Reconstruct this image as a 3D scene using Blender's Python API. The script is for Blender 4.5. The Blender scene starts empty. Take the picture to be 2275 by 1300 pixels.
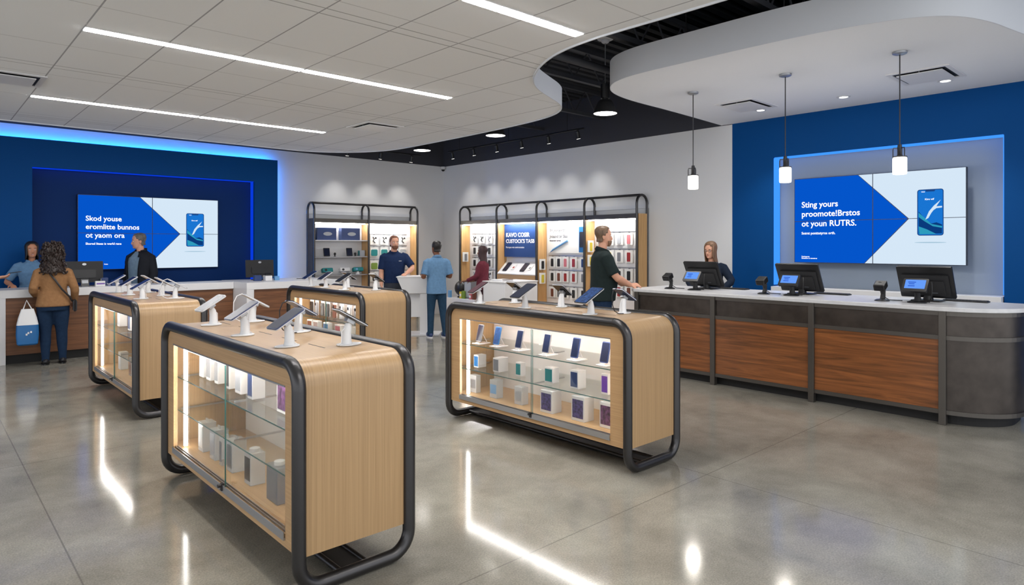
import bpy, math, random
from math import sin, cos, pi, radians, tan, atan
from mathutils import Vector, Matrix
random.seed(7)
SC = bpy.context.scene
COL = SC.collection
V = Vector

# ------------------------------------------------------------------ materials
def lin(r, g, b):
    def c(v):
        v /= 255.
        return v / 12.92 if v <= .04045 else ((v + .055) / 1.055) ** 2.4
    return (c(r), c(g), c(b), 1)

def mat(name, rgb, rough=.5, metal=0, spec=.5, bump=0, bscale=60, var=0, coat=0):
    m = bpy.data.materials.new(name); m.use_nodes = True
    nt = m.node_tree; b = nt.nodes['Principled BSDF']
    b.inputs['Base Color'].default_value = lin(*rgb)
    b.inputs['Roughness'].default_value = rough
    b.inputs['Metallic'].default_value = metal
    b.inputs['Specular IOR Level'].default_value = spec
    b.inputs['Coat Weight'].default_value = coat
    b.inputs['Coat Roughness'].default_value = .15
    if bump or var:
        tc = nt.nodes.new('ShaderNodeTexCoord')
        n = nt.nodes.new('ShaderNodeTexNoise'); n.inputs['Scale'].default_value = bscale; n.inputs['Detail'].default_value = 5
        nt.links.new(tc.outputs['Object'], n.inputs['Vector'])
        if bump:
            bp = nt.nodes.new('ShaderNodeBump'); bp.inputs['Strength'].default_value = bump; bp.inputs['Distance'].default_value = .01
            nt.links.new(n.outputs['Fac'], bp.inputs['Height']); nt.links.new(bp.outputs['Normal'], b.inputs['Normal'])
        if var:
            r = nt.nodes.new('ShaderNodeValToRGB'); c = lin(*rgb)
            r.color_ramp.elements[0].position = .3; r.color_ramp.elements[1].position = .7
            r.color_ramp.elements[0].color = [x * (1 - var) for x in c[:3]] + [1]
            r.color_ramp.elements[1].color = [min(1, x * (1 + var)) for x in c[:3]] + [1]
            nt.links.new(n.outputs['Fac'], r.inputs['Fac']); nt.links.new(r.outputs['Color'], b.inputs['Base Color'])
    return m

def emit(name, rgb, s=1.0):
    m = bpy.data.materials.new(name); m.use_nodes = True
    nt = m.node_tree; nt.nodes.clear()
    e = nt.nodes.new('ShaderNodeEmission'); o = nt.nodes.new('ShaderNodeOutputMaterial')
    e.inputs['Color'].default_value = lin(*rgb); e.inputs['Strength'].default_value = s
    nt.links.new(e.outputs[0], o.inputs[0])
    return m

def glass(name, tint, refl=.5, rough=.02):
    m = bpy.data.materials.new(name); m.use_nodes = True
    nt = m.node_tree; nt.nodes.clear()
    t = nt.nodes.new('ShaderNodeBsdfTransparent'); t.inputs['Color'].default_value = tint
    g = nt.nodes.new('ShaderNodeBsdfGlossy'); g.inputs['Roughness'].default_value = rough
    lw = nt.nodes.new('ShaderNodeLayerWeight'); lw.inputs['Blend'].default_value = .25
    mu = nt.nodes.new('ShaderNodeMath'); mu.operation = 'MULTIPLY'; mu.inputs[1].default_value = refl
    ad = nt.nodes.new('ShaderNodeMath'); ad.operation = 'ADD'; ad.inputs[1].default_value = .03
    mx = nt.nodes.new('ShaderNodeMixShader'); o = nt.nodes.new('ShaderNodeOutputMaterial')
    nt.links.new(lw.outputs['Fresnel'], mu.inputs[0]); nt.links.new(mu.outputs[0], ad.inputs[0]); nt.links.new(ad.outputs[0], mx.inputs[0])
    nt.links.new(t.outputs[0], mx.inputs[1]); nt.links.new(g.outputs[0], mx.inputs[2]); nt.links.new(mx.outputs[0], o.inputs[0])
    return m

def milky(name, rgb, alpha, rough=.25):
    m = mat(name, rgb, rough)
    m.node_tree.nodes['Principled BSDF'].inputs['Alpha'].default_value = alpha
    return m

def wood(name, dark, light, scale, rough=.4, det=6., dist=.6, lo=.32, hi=.68):
    m = bpy.data.materials.new(name); m.use_nodes = True
    nt = m.node_tree; b = nt.nodes['Principled BSDF']
    tc = nt.nodes.new('ShaderNodeTexCoord'); mp = nt.nodes.new('ShaderNodeMapping'); mp.inputs['Scale'].default_value = scale
    n = nt.nodes.new('ShaderNodeTexNoise'); n.inputs['Scale'].default_value = 1; n.inputs['Detail'].default_value = det
    n.inputs['Distortion'].default_value = dist; n.inputs['Roughness'].default_value = .62
    r = nt.nodes.new('ShaderNodeValToRGB')
    r.color_ramp.elements[0].position = lo; r.color_ramp.elements[0].color = lin(*dark)
    r.color_ramp.elements[1].position = hi; r.color_ramp.elements[1].color = lin(*light)
    nt.links.new(tc.outputs['Object'], mp.inputs['Vector']); nt.links.new(mp.outputs[0], n.inputs['Vector'])
    nt.links.new(n.outputs['Fac'], r.inputs['Fac']); nt.links.new(r.outputs['Color'], b.inputs['Base Color'])
    b.inputs['Roughness'].default_value = rough
    return m

def concrete():
    m = bpy.data.materials.new('polished concrete'); m.use_nodes = True
    nt = m.node_tree; b = nt.nodes['Principled BSDF']; L = nt.links.new
    tc = nt.nodes.new('ShaderNodeTexCoord')
    n1 = nt.nodes.new('ShaderNodeTexNoise'); n1.inputs['Scale'].default_value = 1.3; n1.inputs['Detail'].default_value = 10; n1.inputs['Roughness'].default_value = .68; n1.inputs['Distortion'].default_value = .25
    n2 = nt.nodes.new('ShaderNodeTexNoise'); n2.inputs['Scale'].default_value = 110; n2.inputs['Detail'].default_value = 4
    L(tc.outputs['Object'], n1.inputs['Vector']); L(tc.outputs['Object'], n2.inputs['Vector'])
    r1 = nt.nodes.new('ShaderNodeValToRGB'); e = r1.color_ramp.elements
    e[0].position = .28; e[0].color = lin(120, 117, 108); e[1].position = .74; e[1].color = lin(168, 165, 154)
    x = e.new(.5); x.color = lin(146, 142, 132)
    r2 = nt.nodes.new('ShaderNodeValToRGB'); e = r2.color_ramp.elements
    e[0].position = .3; e[0].color = (.66, .66, .66, 1); e[1].position = .7; e[1].color = (1.14, 1.14, 1.12, 1)
    L(n1.outputs['Fac'], r1.inputs['Fac']); L(n2.outputs['Fac'], r2.inputs['Fac'])
    mx = nt.nodes.new('ShaderNodeMix'); mx.data_type = 'RGBA'; mx.blend_type = 'MULTIPLY'; mx.inputs['Factor'].default_value = .75
    L(r1.outputs['Color'], mx.inputs['A']); L(r2.outputs['Color'], mx.inputs['B'])
    # saw-cut joints
    sp = nt.nodes.new('ShaderNodeSeparateXYZ'); L(tc.outputs['Object'], sp.inputs[0])
    prev = mx.outputs['Result']
    for ax, off, per in (('X', .62, 3.66), ('Y', 2.55, 3.66)):
        a = nt.nodes.new('ShaderNodeMath'); a.operation = 'ADD'; a.inputs[1].default_value = 366 - off
        d = nt.nodes.new('ShaderNodeMath'); d.operation = 'MODULO'; d.inputs[1].default_value = per
        c = nt.nodes.new('ShaderNodeMath'); c.operation = 'LESS_THAN'; c.inputs[1].default_value = .008
        L(sp.outputs[ax], a.inputs[0]); L(a.outputs[0], d.inputs[0]); L(d.outputs[0], c.inputs[0])
        q = nt.nodes.new('ShaderNodeMix'); q.data_type = 'RGBA'; q.inputs['B'].default_value = lin(88, 84, 78)
        f = nt.nodes.new('ShaderNodeMath'); f.operation = 'MULTIPLY'; f.inputs[1].default_value = .55
        L(c.outputs[0], f.inputs[0]); L(f.outputs[0], q.inputs['Factor']); L(prev, q.inputs['A']); prev = q.outputs['Result']
    L(prev, b.inputs['Base Color'])
    rr = nt.nodes.new('ShaderNodeMapRange'); rr.inputs['To Min'].default_value = .08; rr.inputs['To Max'].default_value = .15
    L(n1.outputs['Fac'], rr.inputs['Value']); L(rr.outputs[0], b.inputs['Roughness'])
    b.inputs['Specular IOR Level'].default_value = .5
    return m

def tile_mat():
    m = bpy.data.materials.new('acoustic ceiling tile'); m.use_nodes = True
    nt = m.node_tree; b = nt.nodes['Principled BSDF']; L = nt.links.new
    b.inputs['Roughness'].default_value = .9; b.inputs['Specular IOR Level'].default_value = .1
    tc = nt.nodes.new('ShaderNodeTexCoord'); sp = nt.nodes.new('ShaderNodeSeparateXYZ'); L(tc.outputs['Object'], sp.inputs[0])
    prev = None
    def line(ax, off, per, w):
        a = nt.nodes.new('ShaderNodeMath'); a.operation = 'ADD'; a.inputs[1].default_value = per * 40 - off + w / 2
        d = nt.nodes.new('ShaderNodeMath'); d.operation = 'MODULO'; d.inputs[1].default_value = per
        c = nt.nodes.new('ShaderNodeMath'); c.operation = 'LESS_THAN'; c.inputs[1].default_value = w
        L(sp.outputs[ax], a.inputs[0]); L(a.outputs[0], d.inputs[0]); L(d.outputs[0], c.inputs[0])
        return c.outputs[0]
    base = (.905, .92, .935, 1)
    n = nt.nodes.new('ShaderNodeTexNoise'); n.inputs['Scale'].default_value = 180; L(tc.outputs['Object'], n.inputs['Vector'])
    r = nt.nodes.new('ShaderNodeValToRGB'); r.color_ramp.elements[0].color = [x * .93 for x in base[:3]] + [1]; r.color_ramp.elements[1].color = base
    L(n.outputs['Fac'], r.inputs['Fac']); prev = r.outputs['Color']
    for args, col, k in ((('Y', 6.1 + .63, 1.26, .011), (.42, .42, .43, 1), .55), (('X', 1.0, .607, .012), (.3, .3, .33, 1), .8),
                         (('Y', 6.1 + 1.45, 3.15, .014), (.4, .4, .42, 1), .9), (('Y', 6.1 + 1.57, 3.15, .014), (.4, .4, .42, 1), .9)):  # tile joints, with the shadow of the grid tees put into their colour
        q = nt.nodes.new('ShaderNodeMix'); q.data_type = 'RGBA'; q.inputs['B'].default_value = col
        f = nt.nodes.new('ShaderNodeMath'); f.operation = 'MULTIPLY'; f.inputs[1].default_value = k
        L(line(*args), f.inputs[0]); L(f.outputs[0], q.inputs['Factor']); L(prev, q.inputs['A']); prev = q.outputs['Result']
    L(prev, b.inputs['Base Color'])
    return m

M = {}
M['floor'] = concrete(); M['tile'] = tile_mat()
M['white_wall'] = mat('white painted wall', (226, 227, 229), .75, bump=.03, bscale=150)
M['blue_wall'] = mat('blue painted wall', (0, 70, 134), .6, spec=.12, bump=.02, bscale=120)
M['navy_wall'] = mat('navy painted recess', (10, 48, 104), .6, spec=.12)
M['grey_wall'] = mat('grey blue painted recess', (150, 163, 180), .6, spec=.3)
M['dark_wall'] = mat('charcoal painted wall', (68, 69, 76), .7, spec=.2)
M['black_deck'] = mat('black painted steel deck', (50, 51, 55), .7, spec=.2)
M['joist'] = mat('black painted steel', (62, 63, 68), .6, spec=.3)
M['plaster'] = mat('smooth white plaster', (236, 238, 242), .85, spec=.15)
M['fascia'] = mat('grey painted fascia', (222, 225, 231), .7, spec=.2)
M['oak'] = wood('pale oak veneer', (160, 129, 92), (181, 149, 109), (120, 1.0, 1.0), .35)
M['oak_h'] = wood('pale oak veneer lengthwise', (176, 141, 101), (195, 159, 116), (110, 1.2, 110), .38)
M['oak_v'] = wood('pale oak veneer upright', (190, 146, 94), (214, 172, 118), (30, 30, 1.4), .4)
M['walnut'] = wood('walnut veneer', (90, 54, 28), (156, 95, 52), (3, .9, 19), .3, 8, 1.3)
M['walnut_x'] = wood('walnut veneer crosswise', (88, 55, 34), (136, 90, 58), (1.0, 3, 24), .4, 7, .8)
M['steel'] = mat('dark brushed steel', (72, 71, 72), .34, .85, bump=.02, bscale=300)
M['steel_panel'] = mat('blackened steel sheet', (74, 68, 64), .33, .7, var=.22, bscale=7)
M['steel_frame'] = mat('grey steel angle', (94, 90, 86), .38, .75)
M['alu'] = mat('satin aluminium', (176, 178, 182), .35, .8)
M['white'] = mat('white laminate', (228, 228, 230), .35)
M['quartz'] = mat('white quartz worktop', (214, 214, 216), .3, var=.06, bscale=14)
M['black'] = mat('black plastic', (24, 24, 26), .38)
M['black_soft'] = mat('matte black plastic', (34, 34, 36), .6)
M['toe'] = mat('black kick board', (16, 16, 18), .6)
M['white_plastic'] = mat('white plastic', (226, 226, 228), .35)
M['frost'] = milky('frosted acrylic', (238, 240, 243), .82)
M['clear'] = milky('clear plastic pack', (226, 233, 238), .3, .1)
M['clear2'] = milky('milky plastic pack', (226, 231, 235), .55, .15)
M['glass'] = glass('clear glass pane', (.985, .99, .99, 1), .25)
M['shelf_glass'] = glass('green tinted shelf glass', (.965, .985, .98, 1), .3)
M['glass_edge'] = mat('green glass edge', (74, 120, 116), .15)
M['phone'] = mat('black glass', (20, 21, 26), .2)
M['phone_navy'] = mat('navy glass', (40, 54, 96), .25)
M['phone_rim'] = mat('silver phone rim', (206, 207, 211), .35, .1)
M['lamp'] = emit('lamp diffuser', (255, 252, 249), 60.)
M['strip'] = emit('cabinet led strip', (255, 251, 244), 15.)
M['cab_led'] = emit('cabinet top led', (255, 251, 246), 58.)
M['pendant'] = emit('pendant glass glow', (255, 248, 236), 3.)
M['down'] = emit('downlight lens', (255, 252, 246), 14.)
M['high'] = emit('high bay lens', (255, 250, 244), 10.)
M['spot'] = emit('track spot lens', (255, 248, 240), 5.)
M['blue_led'] = emit('blue led strip', (20, 140, 255), 26.)
M['deep_glow'] = emit('deep blue painted glow', (6, 52, 200), 1.)
M['ice_glow'] = emit('ice blue painted glow', (60, 142, 245), 1.0)
M['scr_blue'] = emit('screen blue', (4, 84, 200), .82); M['scr_white'] = emit('screen white', (216, 234, 250), .78)
M['scr_text'] = emit('screen lettering', (245, 248, 252)); M['scr_seam'] = mat('screen bezel', (22, 34, 60), .4)
M['scr_deep'] = emit('screen deep blue', (8, 52, 112)); M['scr_mid'] = emit('screen mid blue', (22, 105, 190)); M['scr_teal'] = emit('screen teal', (40, 140, 170))
M['scr_rim'] = emit('screen dark rim', (24, 62, 120)); M['scr_shade'] = emit('screen shadow', (150, 178, 196))
M['scr_small'] = emit('terminal screen', (92, 142, 226)); M['scr_small2'] = emit('terminal screen darker', (50, 92, 190))
M['sign_blue'] = mat('blue printed sign', (22, 66, 128), .5); M['sign_white'] = mat('white lettering', (240, 242, 245), .5)
M['chip'] = mat('dark grey lettering', (80, 84, 90), .5)
M['pack'] = mat('white card', (232, 232, 230), .5)
PC = {'black': (34, 34, 38), 'red': (150, 42, 42), 'dark blue': (40, 62, 110), 'blue': (30, 100, 160), 'teal': (20, 128, 132), 'brown': (112, 66, 50),
      'grey': (120, 122, 128), 'silver': (176, 180, 186), 'purple': (112, 72, 168), 'pink': (206, 120, 128), 'light blue': (110, 165, 215), 'green': (120, 150, 60), 'yellow': (210, 190, 60)}
for k, c in PC.items(): M['c_' + k] = mat(k + ' plastic', c, .35)
M['galaxy'] = mat('speckled printed card', (74, 66, 120), .4, var=.75, bscale=55)
M['redblue'] = mat('mottled red and blue print', (92, 60, 96), .4, var=.8, bscale=40)
def cloth(n, c, bump=.25): return mat(n, c, .85, spec=.15, bump=bump, bscale=26, var=.1)
M['skin'] = mat('light skin', (214, 160, 134), .5, spec=.3, var=.05, bscale=18); M['skin_tan'] = mat('tan skin', (190, 134, 106), .5, spec=.3)
M['skin_brown'] = mat('brown skin', (128, 84, 62), .5, spec=.3)
M['eye_white'] = mat('eye white', (230, 226, 220), .3); M['eye_dark'] = mat('dark iris', (34, 26, 22), .2); M['lips'] = mat('lips', (166, 92, 84), .5)

# ------------------------------------------------------------------ mesh builder
class MB:
    def __init__(s): s.v = []; s.f = []; s.m = []
    def add(s, vs, fs, mi=0):
        o = len(s.v); s.v += [tuple(p) for p in vs]
        for f in fs: s.f.append(tuple(i + o for i in f)); s.m.append(mi)
        return s
    def box(s, x0, y0, z0, x1, y1, z1, mi=0):
        p = [(x, y, z) for x in (x0, x1) for y in (y0, y1) for z in (z0, z1)]
        return s.add(p, [(0, 1, 3, 2), (4, 6, 7, 5), (0, 4, 5, 1), (2, 3, 7, 6), (0, 2, 6, 4), (1, 5, 7, 3)], mi)
    def obox(s, mtx, hx, hy, hz, mi=0):
        p = [mtx @ V((x, y, z)) for x in (-hx, hx) for y in (-hy, hy) for z in (-hz, hz)]
        return s.add(p, [(0, 1, 3, 2), (4, 6, 7, 5), (0, 4, 5, 1), (2, 3, 7, 6), (0, 2, 6, 4), (1, 5, 7, 3)], mi)
    def rings(s, rs, cap=True, mi=0, close=True):
        n = len(rs[0]); vs = [p for r in rs for p in r]; fs = []
        for i in range(len(rs) - 1):
            for j in range(n if close else n - 1):
                k = (j + 1) % n
                fs.append((i * n + j, i * n + k, (i + 1) * n + k, (i + 1) * n + j))
        if cap:
            fs.append(tuple(range(n - 1, -1, -1))); fs.append(tuple((len(rs) - 1) * n + j for j in range(n)))
        return s.add(vs, fs, mi)
    def lathe(s, prof, c=(0, 0, 0), n=24, mi=0, cap=True):
        return s.rings([[(c[0] + r * cos(2 * pi * j / n), c[1] + r * sin(2 * pi * j / n), c[2] + z) for j in range(n)] for r, z in prof], cap, mi)
    def tube(s, path, rad, n=12, mi=0, cap=True):
        P = [V(p) for p in path]; R = rad if isinstance(rad, (list, tuple)) else [rad] * len(P)
        rs = []; up = None
        for i, p in enumerate(P):
            t = (P[min(i + 1, len(P) - 1)] - P[max(i - 1, 0)])
            t = t.normalized() if t.length > 1e-9 else V((0, 0, 1))
            if up is None:
                up = V((0, 0, 1)) if abs(t.z) < .9 else V((1, 0, 0))
            u = (up - t * up.dot(t)).normalized(); w = t.cross(u); up = u
            rs.append([p + u * (R[i] * cos(2 * pi * j / n)) + w * (R[i] * sin(2 * pi * j / n)) for j in range(n)])
        return s.rings(rs, cap, mi)
    def ell(s, c, rx, ry, rz, n=14, m=9, mi=0, mtx=None):
        rs = []
        for i in range(m):
            a = -pi / 2 + pi * (i + .02) / (m - 1 + .04)
            r = [V((rx * cos(a) * cos(2 * pi * j / n), ry * cos(a) * sin(2 * pi * j / n), rz * sin(a))) for j in range(n)]
            rs.append([(mtx @ p if mtx else p) + V(c) for p in r])
        return s.rings(rs, True, mi)
    def prism(s, poly, z0, z1, mi=0):   # polygon in xy
        n = len(poly)
        return s.add([(x, y, z0) for x, y in poly] + [(x, y, z1) for x, y in poly],
                     [tuple(range(n - 1, -1, -1)), tuple(range(n, 2 * n))] + [(i, (i + 1) % n, n + (i + 1) % n, n + i) for i in range(n)], mi)
    def prismx(s, poly, x0, x1, mi=0):  # polygon in yz
        n = len(poly)
        return s.add([(x0, y, z) for y, z in poly] + [(x1, y, z) for y, z in poly],
                     [tuple(range(n - 1, -1, -1)), tuple(range(n, 2 * n))] + [(i, (i + 1) % n, n + (i + 1) % n, n + i) for i in range(n)], mi)
    def slab(s, w, h, t, r, mtx=None, mi=0, n=5):   # rounded slab: w along y, h along z, t along x, centred
        poly = rrect(w, h, r, n); o = len(s.v)
        s.prismx(poly, -t / 2, t / 2, mi)
        if mtx:
            for i in range(o, len(s.v)): s.v[i] = tuple(mtx @ V(s.v[i]))
        return s
    def build(s, name, m, parent=None, smooth=False, bevel=0, seg=2):
        me = bpy.data.meshes.new(name); me.from_pydata(s.v, [], s.f)
        for x in (m if isinstance(m, (list, tuple)) else [m]): me.materials.append(M[x] if isinstance(x, str) else x)
        me.polygons.foreach_set('material_index', s.m)
        import bmesh
        b = bmesh.new(); b.from_mesh(me); bmesh.ops.recalc_face_normals(b, faces=b.faces); b.to_mesh(me); b.free()
        o = bpy.data.objects.new(name, me); COL.objects.link(o)
        if parent: o.parent = parent
        if smooth:
            me.polygons.foreach_set('use_smooth', [True] * len(me.polygons))
            try: me.set_sharp_from_angle(angle=radians(42))
            except Exception: pass
        if bevel:
            bv = o.modifiers.new('bevel', 'BEVEL'); bv.width = bevel; bv.segments = seg; bv.limit_method = 'ANGLE'; bv.angle_limit = radians(40)
            bv.harden_normals = False
        return o

def rrect(w, h, r, n=5, cy=0, cz=0):
    out = []
    for sy, sz, a0 in ((1, 1, 0), (-1, 1, 90), (-1, -1, 180), (1, -1, 270)):
        for i in range(n + 1):
            a = radians(a0 + 90 * i / n); out.append((cy + sy * (w / 2 - r) + r * cos(a), cz + sz * (h / 2 - r) + r * sin(a)))
    return out

def tag(o, label=None, cat=None, group=None, kind=None):
    if label: o['label'] = label
    if cat: o['category'] = cat
    if group: o['group'] = group
    if kind: o['kind'] = kind
    return o
def thing(name, label, cat, loc=(0, 0, 0), rz=0, group=None):
    o = bpy.data.objects.new(name, None); COL.objects.link(o); o.empty_display_size = .1
    o.location = loc; o.rotation_euler = (0, 0, rz)
    return tag(o, label, cat, group)
def struct(o): o['kind'] = 'structure'; return o
KIDS = {}
def dup(root, loc, rz=None, label=None, cat=None, group=None):
    r = root.copy(); COL.objects.link(r); r.location = loc
    if rz is not None: r.rotation_euler = (0, 0, rz)
    tag(r, label, cat, group)
    for ch in list(root.children):
        c = ch.copy(); COL.objects.link(c); c.parent = r
        for g in list(ch.children):
            d = g.copy(); COL.objects.link(d); d.parent = c
    return r
ORD = ['first', 'second', 'third', 'fourth', 'fifth', 'sixth', 'seventh', 'eighth', 'ninth']

def text(name, body, size, m, parent, mtx, bold=.0, align='LEFT', ext=.0006, sx=1.0):
    c = bpy.data.curves.new(name, 'FONT'); c.body = body; c.size = size; c.align_x = align; c.offset = bold; c.extrude = ext
    c.resolution_u = 3; c.space_line = .93
    o = bpy.data.objects.new(name, c); COL.objects.link(o)
    bpy.context.view_layer.update()
    me = bpy.data.meshes.new_from_object(o.evaluated_get(bpy.context.evaluated_depsgraph_get()))
    COL.objects.unlink(o); bpy.data.objects.remove(o)
    me.transform(mtx @ Matrix.Diagonal((sx, 1, 1, 1)))
    me.materials.clear(); me.materials.append(M[m])
    t = bpy.data.objects.new(name, me); COL.objects.link(t)
    if parent: t.parent = parent
    return t
def frame(o, ex, ey):   # matrix from origin, text-right axis, text-up axis
    ex = V(ex).normalized(); ey = V(ey).normalized(); ez = ex.cross(ey)
    return Matrix(((ex.x, ey.x, ez.x, o[0]), (ex.y, ey.y, ez.y, o[1]), (ex.z, ey.z, ez.z, o[2]), (0, 0, 0, 1)))
def arc(c, u, w, r, a0, a1, n=7):
    c, u, w = V(c), V(u), V(w)
    return [c + u * (r * cos(radians(a0 + (a1 - a0) * i / n))) + w * (r * sin(radians(a0 + (a1 - a0) * i / n))) for i in range(n + 1)]

# ------------------------------------------------------------------ camera and world
F = 1450.0
cam = bpy.data.cameras.new('camera'); camo = bpy.data.objects.new('camera', cam); COL.objects.link(camo)
cam.sensor_fit = 'HORIZONTAL'; cam.sensor_width = 36; cam.lens = 36 * F / 2275
cam.shift_y = -(650 - 545) / 2275.0; cam.clip_start = .05
camo.location = (0, 0, 1.68); camo.rotation_euler = (radians(90), 0, radians(47.4 - 90))
SC.camera = camo
w = bpy.data.worlds.new('world'); SC.world = w; w.use_nodes = True
w.node_tree.nodes['Background'].inputs[0].default_value = (.93, .96, 1, 1)
w.node_tree.nodes['Background'].inputs[1].default_value = 1.5
SC.view_settings.view_transform = 'Standard'; SC.view_settings.look = 'None'; SC.view_settings.gamma = 1; SC.view_settings.exposure = 0.32
SC.cycles.max_bounces = 8; SC.cycles.diffuse_bounces = 4; SC.cycles.glossy_bounces = 3; SC.cycles.transmission_bounces = 4; SC.cycles.transparent_max_bounces = 16
SC.cycles.caustics_reflective = False; SC.cycles.caustics_refractive = False
SC.cycles.sample_clamp_indirect = 6

# ------------------------------------------------------------------ room shell
XW, YW, ZS, ZD = 9.66, 13.0, 3.62, 4.55
struct(MB().box(-6, -6, -.1, XW + .5, YW + .5, 0).build('floor', 'floor'))
struct(MB().box(-6, YW, 0, XW + .4, YW + .3, 3.612).build('wall_left', 'white_wall'))
struct(MB().box(-6, YW - .012, 3.612, XW, YW + .3, ZD + .1).build('wall_left_upper', 'dark_wall'))
# right wall with the recess for the screen (y 1.78-4.62, z 1.0-3.017)
RY0, RY1, RZ0, RZ1 = 1.77, 4.625, .98, 3.017
b = MB().box(XW, 5.30, 0, XW + .4, YW, 3.612)
struct(b.build('wall_right', 'white_wall'))
b = MB(); b.box(XW, RY1, 0, XW + .22, 5.30, 3.62); b.box(XW, -3, 0, XW + .22, RY0, 3.62); b.box(XW, RY0, RZ1, XW + .22, RY1, 3.62); b.box(XW, RY0, 0, XW + .22, RY1, RZ0)
b.box(XW + .005, -3, 3.62, XW + .22, 5.3, ZD + .1)
struct(b.build('wall_right_blue', 'blue_wall'))
struct(MB().box(XW + .22, RY0 - .1, RZ0 - .1, XW + .3, RY1 + .1, RZ1 + .1).build('wall_right_recess', 'grey_wall'))
struct(MB().box(XW - .012, 5.30, 3.612, XW + .3, YW, ZD + .1).build('wall_right_upper', 'dark_wall'))
led = MB(); led.box(XW + .012, RY0 + .012, RZ1 - .012, XW + .2, RY1 - .012, RZ1 - .001); led.box(XW + .012, RY1 - .012, RZ0 + .1, XW + .2, RY1 - .001, RZ1 - .012); led.box(XW + .012, RY0 + .001, RZ0 + .1, XW + .2, RY0 + .012, RZ1 - .012)
tag(led.build('recess_glow', 'ice_glow'), 'ice blue painted glow on the sides of the right screen recess', 'painted glow')  # emissive sheets paint the hidden LED light onto the recess sides
tag(MB().box(XW - .1, RY0 + .01, .985, XW + .215, RY1 - .01, 1.06).build('ledge_shelf', 'white', bevel=.004), 'white ledge below the right hand video wall', 'shelf')

# left blue feature panel standing off the white wall, with a recess
px0, px1, pz1, pf = -6, 5.36, 3.37, 12.72
qx0, qx1, qz1 = 1.40, 4.90, 2.92
ft = thing('feature_panel', 'blue feature wall panel with glowing edges behind the left counter', 'wall panel', (0, 0, 0))
b = MB(); b.box(px0, pf, 0, qx0, pf + .14, pz1); b.box(qx1, pf, 0, px1, pf + .14, pz1); b.box(qx0, pf, qz1, qx1, pf + .14, pz1); b.box(qx0, pf, 0, qx1, pf + .14, .9)
b.build('panel', 'blue_wall', ft)
tag(MB().box(qx0 - .05, pf + .20, .9, qx1 + .05, pf + .23, qz1 + .05).build('recess_back', 'navy_wall', ft), 'navy recess back')
b = MB(); b.box(qx0, pf + .03, qz1 - .006, qx1, pf + .19, qz1 - .0005); b.box(qx1 - .006, pf + .06, .95, qx1 - .0005, pf + .19, qz1 - .006)
tag(b.build('recess_glow_sheet', 'deep_glow', ft), 'deep blue painted glow on the recess top and side')  # blue light on the recess top and right side, painted as glowing sheets
b = MB(); b.box(px0, YW - .1, pz1 - .07, px1 - .05, YW - .07, pz1 - .03); b.box(px1 - .07, YW - .1, .2, px1 - .03, YW - .07, pz1 - .07)
tag(b.build('edge_light_strip', 'blue_led', ft), 'blue light strip')

# tile ceiling
edge = [(-6, 11.15), (5.0, 11.34), (5.45, 11.24), (5.8, 11.02), (6.1, 10.7), (6.3, 10.3), (6.39, 9.85), (6.395, 9.0), (6.39, 7.8), (6.35, 6.8), (6.28, 6.2), (6.16, 5.83), (5.95, 5.55), (5.68, 5.37), (5.36, 5.23), (5.01, 5.06), (4.74, 4.85), (4.49, 4.54), (4.30, 4.2), (4.2, 3.9), (4.16, 3.6), (4.15, 3.3), (4.17, 2.6), (4.17, -6), (-6, -6)]
def smooth_poly(p, keep, it=2):
    for _ in range(it):
        q = []
        for i in range(len(p)):
            a, c = V(p[i]), V(p[(i + 1) % len(p)])
            if p[i] in keep: q.append(p[i]); 
            if p[i] in keep or p[(i + 1) % len(p)] in keep:
                if not (p[(i + 1) % len(p)] in keep and p[i] in keep):
                    q.append(tuple(a.lerp(c, .5)))
            else: q += [tuple(a.lerp(c, .25)), tuple(a.lerp(c, .75))]
        p = q
    return p
te = smooth_poly(edge, {(-6, 11.15), (4.17, -6), (-6, -6)})
struct(MB().prism(te, 3.40, 3.43).build('ceiling', 'tile'))
def band(poly, z0, z1, t, name, m, skip=()):
    b = MB(); n = len(poly)
    rs = []
    for (x, y) in poly: rs.append((x, y))
    out = []
    for i in range(n - 1):
        a, c = V(rs[i]), V(rs[i + 1])
        out.append((a, c))
    vs = []; fs = []
    for i in range(n):
        a = V(rs[max(i - 1, 0)]); c = V(rs[min(i + 1, n - 1)]); d = (c - a).normalized(); nn = V((-d.y, d.x)) * t
        p = V(rs[i]); vs += [(p.x, p.y, z0), (p.x, p.y, z1), (p.x - nn.x, p.y - nn.y, z1), (p.x - nn.x, p.y - nn.y, z0)]
    for i in range(n - 1):
        for k in range(4): fs.append((4 * i + k, 4 * i + (k + 1) % 4, 4 * i + 4 + (k + 1) % 4, 4 * i + 4 + k))
    o = b.add(vs, fs).build(name, m, smooth=True); return struct(o)
band([p for p in te if p not in ((-6, -6),)], 3.385, 3.62, -.012, 'trim_1', 'fascia')
# plaster soffit over the right counter
so = [(XW, 5.47), (8.15, 5.37), (7.28, 5.36), (6.80, 5.31), (6.45, 5.19), (6.2, 4.97), (6.08, 4.70), (6.04, 4.4), (6.045, 3.9), (6.05, 2.98), (6.09, 2.5), (6.17, 2.05), (6.30, 1.72), (6.52, 1.50), (6.88, 1.36), (7.25, 1.29), (7.7, 1.2), (XW, .9)]
sp_ = smooth_poly(so, {(XW, 5.47), (XW, .9)})
struct(MB().prism(sp_, ZS, ZS + .03).build('ceiling_soffit', 'plaster'))
band(sp_, ZS - .002, 3.93, .012, 'trim_2', 'fascia')
# steel deck and joists above
b = MB()
prof = []
x = 2.0
for i in range(76):
    y = 13.0 - .19 * i
    for dy, z in ((0, 0), (.09, 0), (.11, .06), (.17, .06)): prof.append((y - dy, ZD + z))
vs = [(xx, y, z) for xx in (-6, XW) for y, z in prof]; n = len(prof)
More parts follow.
